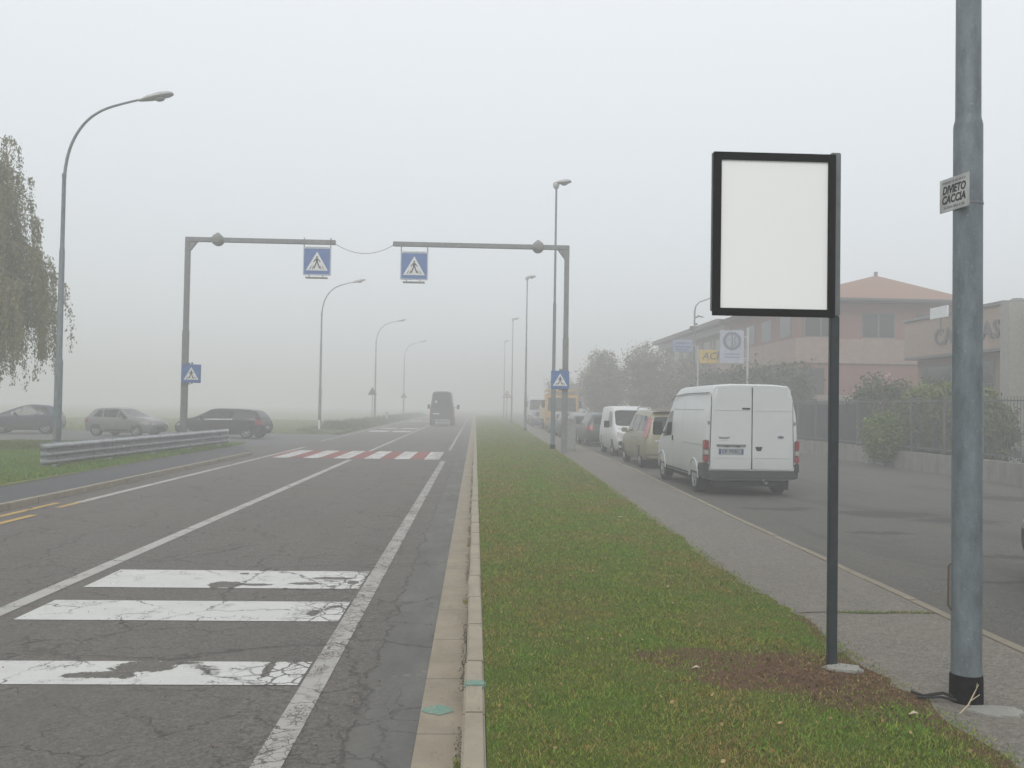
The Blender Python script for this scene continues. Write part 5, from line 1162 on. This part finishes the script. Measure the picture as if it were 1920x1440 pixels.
# ================================================================ WALL, FENCE, BUILDINGS
def wallmat():
    t = NT('streaked_concrete'); p = t.pos(); n1 = t.noise(p, 2.5, 6, .65); n2 = t.noise(t.scale(p, (1, 1, .1)), 3.2, 5, .7); n3 = t.noise(p, 70, 3)
    c = t.mix(t.ramp(n1, .3, .7), (.20, .195, .175), (.30, .29, .265)); c = t.mix(t.ramp(n2, .48, .7, 0, .55), c, (.09, .09, .075)); c = t.mix(t.ramp(n3, .4, .8, 0, .25), c, (.1, .1, .09))
    return t.fin(c, .95, 0, .2)
WM = wallmat()
root = empty('boundary_wall', (13.6, 20, 0), 0, 'low streaked concrete wall carrying the fence on the right', 'wall')
for i in range(12):
    mb = MB(); y0 = -6+i*5; mb.box(0, .22, y0+.006, y0+4.994, -.1, .56); mb.build('wall_panel', WM, root, bevel=.015)
FEN = M('fence_steel', (.12, .125, .13), .6, .2)
root = empty('railing_fence', (13.71, 20, .56), 0, 'grey steel railing fence on the low wall', 'fence')
for i in range(20):
    y0 = -4+i*2.0; mb = MB(); mb.box(-.03, .03, y0-.03, y0+.03, 0, 1.72); mb.build('post', FEN, root, bevel=.005)
    mb = MB(); mb.box(-.015, .015, y0+.032, y0+1.968, .12, .16); mb.box(-.015, .015, y0+.032, y0+1.968, 1.56, 1.6)
    for k in range(13): yy_ = y0+.14+k*.14; mb.box(-.006, .006, yy_, yy_+.013, .06, .1195); mb.box(-.006, .006, yy_, yy_+.013, .1605, 1.5595); mb.box(-.006, .006, yy_, yy_+.013, 1.6005, 1.68)
    mb.build('railing_panel', FEN, root)
SCR = M('privacy_screen', (.05, .053, .06), .8, var=.25, scale=2)
root = empty('privacy_screen', (13.82, 34, .56), 0, 'dark grey privacy screen behind the left part of the fence', 'screen')
for i in range(9):
    mb = MB(); y0 = -2.4+i*2.0; mb.box(.02, .04, y0+.01, y0+1.99, .02, 1.5); 
    for k in range(7): mb.box(.005, .019, y0+.1+k*.27, y0+.13+k*.27, .02, 1.5)
    mb.build('screen_panel', SCR, root)
# parapet terrace behind the fence
LEDGE = M('terrace_render', (.33, .30, .25), .85)
BR = None
def brick(name, a, b_, sc=1.0):
    t = NT(name); v = t.pos(); s = t.n('ShaderNodeSeparateXYZ', {0: v}); u_ = t.math('ADD', s.outputs[0], s.outputs[1]); cv = t.n('ShaderNodeCombineXYZ', {0: u_, 1: s.outputs[2]}).outputs[0]
    br = t.n('ShaderNodeTexBrick', {'Vector': cv, 'Color1': (*a, 1), 'Color2': (*b_, 1), 'Mortar': (.22, .19, .17, 1), 'Scale': 1.0, 'Mortar Size': .008, 'Brick Width': .25, 'Row Height': .07}).outputs[0]
    nz = t.noise(v, .8, 5); return t.fin(t.mix(t.ramp(nz, .3, .75, 0, .35), br, tuple(k*.6 for k in a)), .9, 0, .2)
BRICK = brick('red_brick', (.31, .15, .125), (.26, .125, .105)); BRICKB = brick('beige_brick', (.30, .20, .14), (.26, .17, .12))
BAND = concrete('pinkish_concrete_band', (.37, .28, .24)); WINM = M('window_glass', (.03, .035, .04), .1, 0, .2, 2); FRM = M('window_frame', (.12, .12, .12), .5)
def tiles():
    t = NT('terracotta_tiles'); v = t.pos(); s = t.n('ShaderNodeSeparateXYZ', {0: v}); u_ = t.math('ADD', s.outputs[0], t.math('MULTIPLY', s.outputs[1], 1.0))
    w_ = t.n('ShaderNodeTexWave', {'Vector': v, 'Scale': 1.6, 'Distortion': .5}).outputs['Fac']; nz = t.noise(v, 3, 5)
    c = t.mix(t.ramp(w_, .2, .8), (.22, .13, .105), (.32, .20, .16)); c = t.mix(t.ramp(nz, .4, .7, 0, .5), c, (.30, .17, .12)); return t.fin(c, .9, 0, .2)
TILE = tiles()
bx, by = 17.2, 48.0
root = empty('brick_building', (bx, by, 0), 0, 'two-storey red brick building with hipped tile roof', 'building')
WX, DY = 8.8, 13.0
def pbox(name, mat, *a, parent=None, bevel=.0):
    mb = MB(); mb.box(*a); return mb.build(name, mat, parent or root, bevel=bevel)
pbox('wall', BRICK, 0, WX, 0, DY, 0, 4.35)
pbox('concrete_band', BAND, -.12, WX+.12, -.12, DY, 4.352, 5.68, bevel=.02)
up_ = pbox('wall', BRICK, .03, WX-.03, .03, DY, 5.682, 7.62)
pbox('eaves', M('eaves_shade', (.13, .11, .10), .9), -.55, WX+.55, -.55, DY+.2, 7.622, 7.8, bevel=.02)
pbox('terrace_ledge', LEDGE, -3.2, WX+1, -2.2, -.13, 2.3, 2.62, bevel=.02)
pbox('terrace_wall', M('terrace_wall_render', (.25, .22, .19), .9), -3.0, WX+.8, -2.0, -.14, 0, 2.298)
mb = MB(); mb.tube([(.35, -.07, 5.7), (.35, -.07, 7.6)], .05, 8); mb.build('downpipe', FRM, root)
mb = MB(); mb.box(-.72, WX+.72, -.86, -.76, 7.7, 7.82); mb.build('rain_gutter', FRM, root)
mb = MB(); e_ = .75; ap = (6.8, 5.6, 10.0)
mb.add([(-e_, -e_, 7.80), (WX+e_, -e_, 7.80), (WX+e_, DY, 7.80), (-e_, DY, 7.80), ap, (6.8, DY-4, 10.0)], [(0,1,4), (1,2,5,4), (2,3,5), (3,0,4,5), (0,3,2,1)]); rf = mb.build('roof', TILE, root)
mb = MB(); mb.box(ap[0]-.08, ap[0]+.08, ap[1]-.08, ap[1]+.08, ap[2]-.1, ap[2]+.22); mb.build('chimney', FRM, rf)
def win(x0, x1, z0, z1, y=-.0, par=None, bars=2):
    mb = MB(); mb.box(x0, x1, y-.03, y+.02, z0, z1); f_ = mb.build('window', FRM, par or root)
    mb = MB(); mb.box(x0-.08, x1+.08, y-.1, y-.0, z0-.08, z0-.005); mb.build('sill', BAND, f_)
    n_ = bars
    for k in range(n_):
        a = lerp(x0, x1, k/n_)+.05; b2 = lerp(x0, x1, (k+1)/n_)-.05; mb = MB(); mb.box(a, b2, y-.036, y-.0305, z0+.06, z1-.06); mb.build('pane', WINM, f_)
win(3.55, 5.35, 5.75, 7.1); win(.4, 2.2, 5.75, 7.1); win(6.6, 7.8, 5.75, 7.1, bars=1)
pbox('garage_door', M('dark_opening', (.05, .05, .055), .8), .25, 1.5, -.02, .0-.001, .3, 4.1)
# side facade with strip windows
def swin(y0, y1, z0, z1, x=0.0, par=None):
    mb = MB(); mb.box(x-.03, x+.02, y0, y1, z0, z1); f_ = mb.build('window', FRM, par or root)
    mb = MB(); mb.box(x-.036, x-.0305, y0+.07, y1-.07, z0+.07, z1-.07); mb.build('pane', WINM, f_)
for y0 in (1, 4.2, 7.4, 10): swin(y0, y0+1.8, 5.8, 7.1, .03)
# long wing receding to the left
root = empty('workshop_wing', (bx, by+DY, 0), 0, 'long low-pitched wing receding left of the brick building', 'building')
pbox('wall', BRICK, .3, 10, .05, 22, 0, 4.3); pbox('concrete_band', BAND, .16, 10, .05, 22, 4.302, 5.4); pbox('wall', M('beige_plaster', (.34, .29, .23), .9), .3, 10, .05, 22, 5.402, 7.1)
pbox('fascia', M('pale_fascia', (.38, .37, .36), .8), -.35, 10, .05, 22.2, 7.102, 7.6, bevel=.02); pbox('roof_slab', M('dark_roof_edge', (.14, .13, .13), .8), -.9, 10.5, .05, 22.6, 7.602, 7.95, bevel=.02)
for k in range(6):
    pbox('pilaster', M('pilaster_yellow', (.38, .34, .24), .8), .2, .3, 1.5+k*3.5, 1.8+k*3.5, 5.405, 7.098); swin(2.3+k*3.5, 4.4+k*3.5, 5.7, 6.9, .3, root)
pbox('roof_vent', FRM, 2, 2.6, 6, 6.6, 7.952, 8.9); pbox('roof_vent', FRM, 3, 3.5, 13, 13.5, 7.952, 8.7)
# building at the right with lettered band
root = empty('service_building', (20, 31, 0), 0, 'beige service building with raised lettering at the right edge', 'building')
pbox('wall', BRICKB, .5, 12, 3.2, 10.3, 0, 4.3); pbox('fascia_band', M('beige_fascia', (.34, .26, .205), .85), 0, 12, 2.6, 10.6, 4.302, 5.95, bevel=.02)
pbox('roof_edge', M('grey_roof_edge', (.2, .2, .19), .8), -.08, 12, 2.5, 10.75, 5.952, 6.1, bevel=.02)
pbox('corner_pillar', M('grey_pillar', (.30, .30, .27), .8), -.15, .6, 2.0, 2.59, 0, 6.0, bevel=.02); pbox('end_wall', BRICKB, .61, 12, -1.5, 2.49, 0, 5.7)
pbox('canopy_soffit', FRM, -.02, .48, 2.7, 10.5, 4.2, 4.3)
for k in range(2): swin(4.0+k*3.2, 6.6+k*3.2, 1.9, 3.9, .5, root)
pbox('sill_wall', BRICKB, .2, .46, 3.2, 10.2, 0, 1.75)
pbox('railing', FEN, -.6, -.56, 2.4, 4.0, 2.9, 2.95); 
for k in range(8): pbox('baluster', FEN, -.595, -.565, 2.45+k*.2, 2.48+k*.2, 0, 2.898)
text_obj('lettering', 'CAR WASH', 1.0, M('grey_letters', (.11, .11, .11), .6), root, (-.03, 4.85, 5.02), (0, -1, 0), (0, 0, 1), .03, .012, sx_=1.12)
for k in range(5): mb = MB(); mb.lathe((2+k*1.1, 5+k*1.6, 6.1), (0, 0, 1), [(0, .5), (.25, .45), (.4, .2)], 14); mb.build('roof_unit', FRM, root, smooth=True)
root = empty('blank_sign', (19.4, 37.3, 6.0), 0, 'small blank white sign left of the big pole, above the beige building band', 'sign')
mb = MB(); mb.box(-.04, .04, -.75, .65, -.24, .24); mb.build('panel', WHITE, root, bevel=.01)
mb = MB(); mb.tube([(.1, .0, -1.0), (.1, .0, .1)], .03, 8); mb.build('post', FRM, root)
# signs along the fence
GS = M('sign_post_pale', (.45, .46, .46), .6)
root = empty('pole_sign', (13.3, 46.0, 0), 0, 'pale pole sign with a dark round emblem over small lines', 'sign')
mb = MB(); mb.tube([(.63, 0, 0), (.63, 0, 6.0)], .06, 10); mb.build('post', GS, root, smooth=True)
mb = MB(); mb.box(-.82, .42, -.06, .06, 4.15, 5.85); p_ = mb.build('panel', M('sign_pale_blue', (.42, .45, .52), .5), root, bevel=.02)
mb = MB(); mb.lathe((-.2, -.061, 5.3), (0, -1, 0), [(0, .48), (.008, .48)], 32); e1 = mb.build('emblem', M('emblem_grey', (.13, .15, .2), .5), p_)
mb = MB(); mb.lathe((-.2, -.0695, 5.3), (0, -1, 0), [(0, .33), (.004, .33)], 28); mb.build('emblem_centre', M('emblem_pale', (.33, .36, .4), .5), e1)
mb = MB(); mb.box(-.235, -.165, -.079, -.0738, 4.98, 5.62); mb.tube([(-.1, -.077, 5.02), (-.02, -.077, 5.2), (-.1, -.077, 5.36), (-.02, -.077, 5.55)], .025, 6); mb.build('emblem_mark', M('emblem_mark', (.12, .12, .14), .5), e1)
mb = MB(); 
for zz in (4.62, 4.47): mb.box(-.6, .2, -.068, -.061, zz-.035, zz+.035)
mb.build('text_lines', M('faded_blue_print', (.2, .24, .36), .5), p_)
for k in (1,): 
    mb = MB(); mb.box(.42, .63, -.03, .03, 5.5, 5.56); mb.box(.42, .63, -.03, .03, 4.4, 4.46); mb.build('arm', GS, root)
root = empty('yellow_sign', (12.0, 46.4, 0), 0, 'yellow sign with the letters ACI beside the lamp with two heads', 'sign')
mb = MB(); mb.tube([(-.52, .1, 0), (-.52, .1, 4.9)], .05, 10); mb.build('post', GS, root, smooth=True)
mb = MB(); mb.box(-.48, .48, -.05, .05, 4.15, 4.85); p_ = mb.build('panel', M('sign_yellow', (.55, .40, .10), .5), root, bevel=.02)
text_obj('lettering', 'ACI', .52, M('sign_dark_blue', (.06, .07, .12), .5), p_, (.08, -.055, 4.52), (1, 0, 0), (0, 0, 1), .004, .004, shear=.25)
root = empty('blue_sign', (10.8, 47.0, 0), 0, 'small pale blue sign box on the left side of the two-headed lamp', 'sign')
mb = MB(); mb.box(-.55, .5, -.06, .06, 4.75, 5.4); p_ = mb.build('panel', M('sign_faded_blue', (.30, .34, .46), .5), root, bevel=.02)
mb = MB()
for zz, a, b2 in ((5.22, -.4, .36), (5.02, -.45, .42), (4.88, -.4, .3)): mb.box(a, b2, -.068, -.061, zz-.04, zz+.04)
mb.build('text_lines', M('faded_blue_print2', (.16, .19, .3), .5), p_)
mb = MB(); mb.tube([(.5, 0, 5.1), (.62, 0, 5.1)], .03, 8); mb.build('arm', GS, root)
root = empty('street_lamp', (11.45, 47.2, 0), 0, 'thin lamp post with curved arm, small lamp and camera, by the yellow sign', 'street lamp')
mb = MB(); mb.tube([(0, 0, 0), (0, 0, 6.9), (.06, 0, 7.2), (.25, 0, 7.42), (.6, 0, 7.55), (1.1, 0, 7.75), (1.6, 0, 7.9)], [.06, .045, .035, .03, .03, .028, .025], 10); mb.build('pole', GANTRY, root, smooth=True)
lamp_head(root, (1.5, 0, 7.88), (1, 0, .15), .6, .25)
mb = MB(); mb.tube([(0, 0, 6.55), (.2, 0, 6.68), (.5, 0, 6.62)], [.03, .05, .02], 8); mb.build('small_lamp', GANTRY, root, smooth=True)
mb = MB(); mb.lathe((-.2, -.1, 6.0), (0, -1, 0), [(0, .08), (.15, .09)], 12); mb.box(-.25, .15, -.03, .03, 6.05, 6.14); mb.lathe((.08, -.03, 6.2), (0, 0, 1), [(0, .1), (.1, .06)], 12); mb.build('camera', FRM, root, smooth=True)
# car in the yard behind the fence
hatch((19.3, 29.6, 0), R(160), 'pale car parked in the yard behind the fence at the right edge', P_SILVER, L=4.2, H=1.5, W_=1.75, name='parked_car')

# ================================================================ HAZE
mb = MB(); mb.box(-440, 440, -50, 410, -1.1, 12.5)
hz = mb.build('haze', None) if False else None
me = bpy.data.meshes.new('haze'); me.from_pydata(mb.v, [], mb.f); hz = link('haze', me)
hm = bpy.data.materials.new('haze_air'); hm.use_nodes = True; nt = hm.node_tree; nt.nodes.clear()
pv = nt.nodes.new('ShaderNodeVolumePrincipled'); pv.inputs['Color'].default_value = (.865, .865, .87, 1); pv.inputs['Density'].default_value = FOG; pv.inputs['Anisotropy'].default_value = .0
mo = nt.nodes.new('ShaderNodeOutputMaterial'); nt.links.new(pv.outputs[0], mo.inputs['Volume']); me.materials.append(hm)
bm = bmesh.new(); bm.from_mesh(me); bmesh.ops.recalc_face_normals(bm, faces=bm.faces); bm.to_mesh(me); bm.free()
tag(hz, kind='stuff')
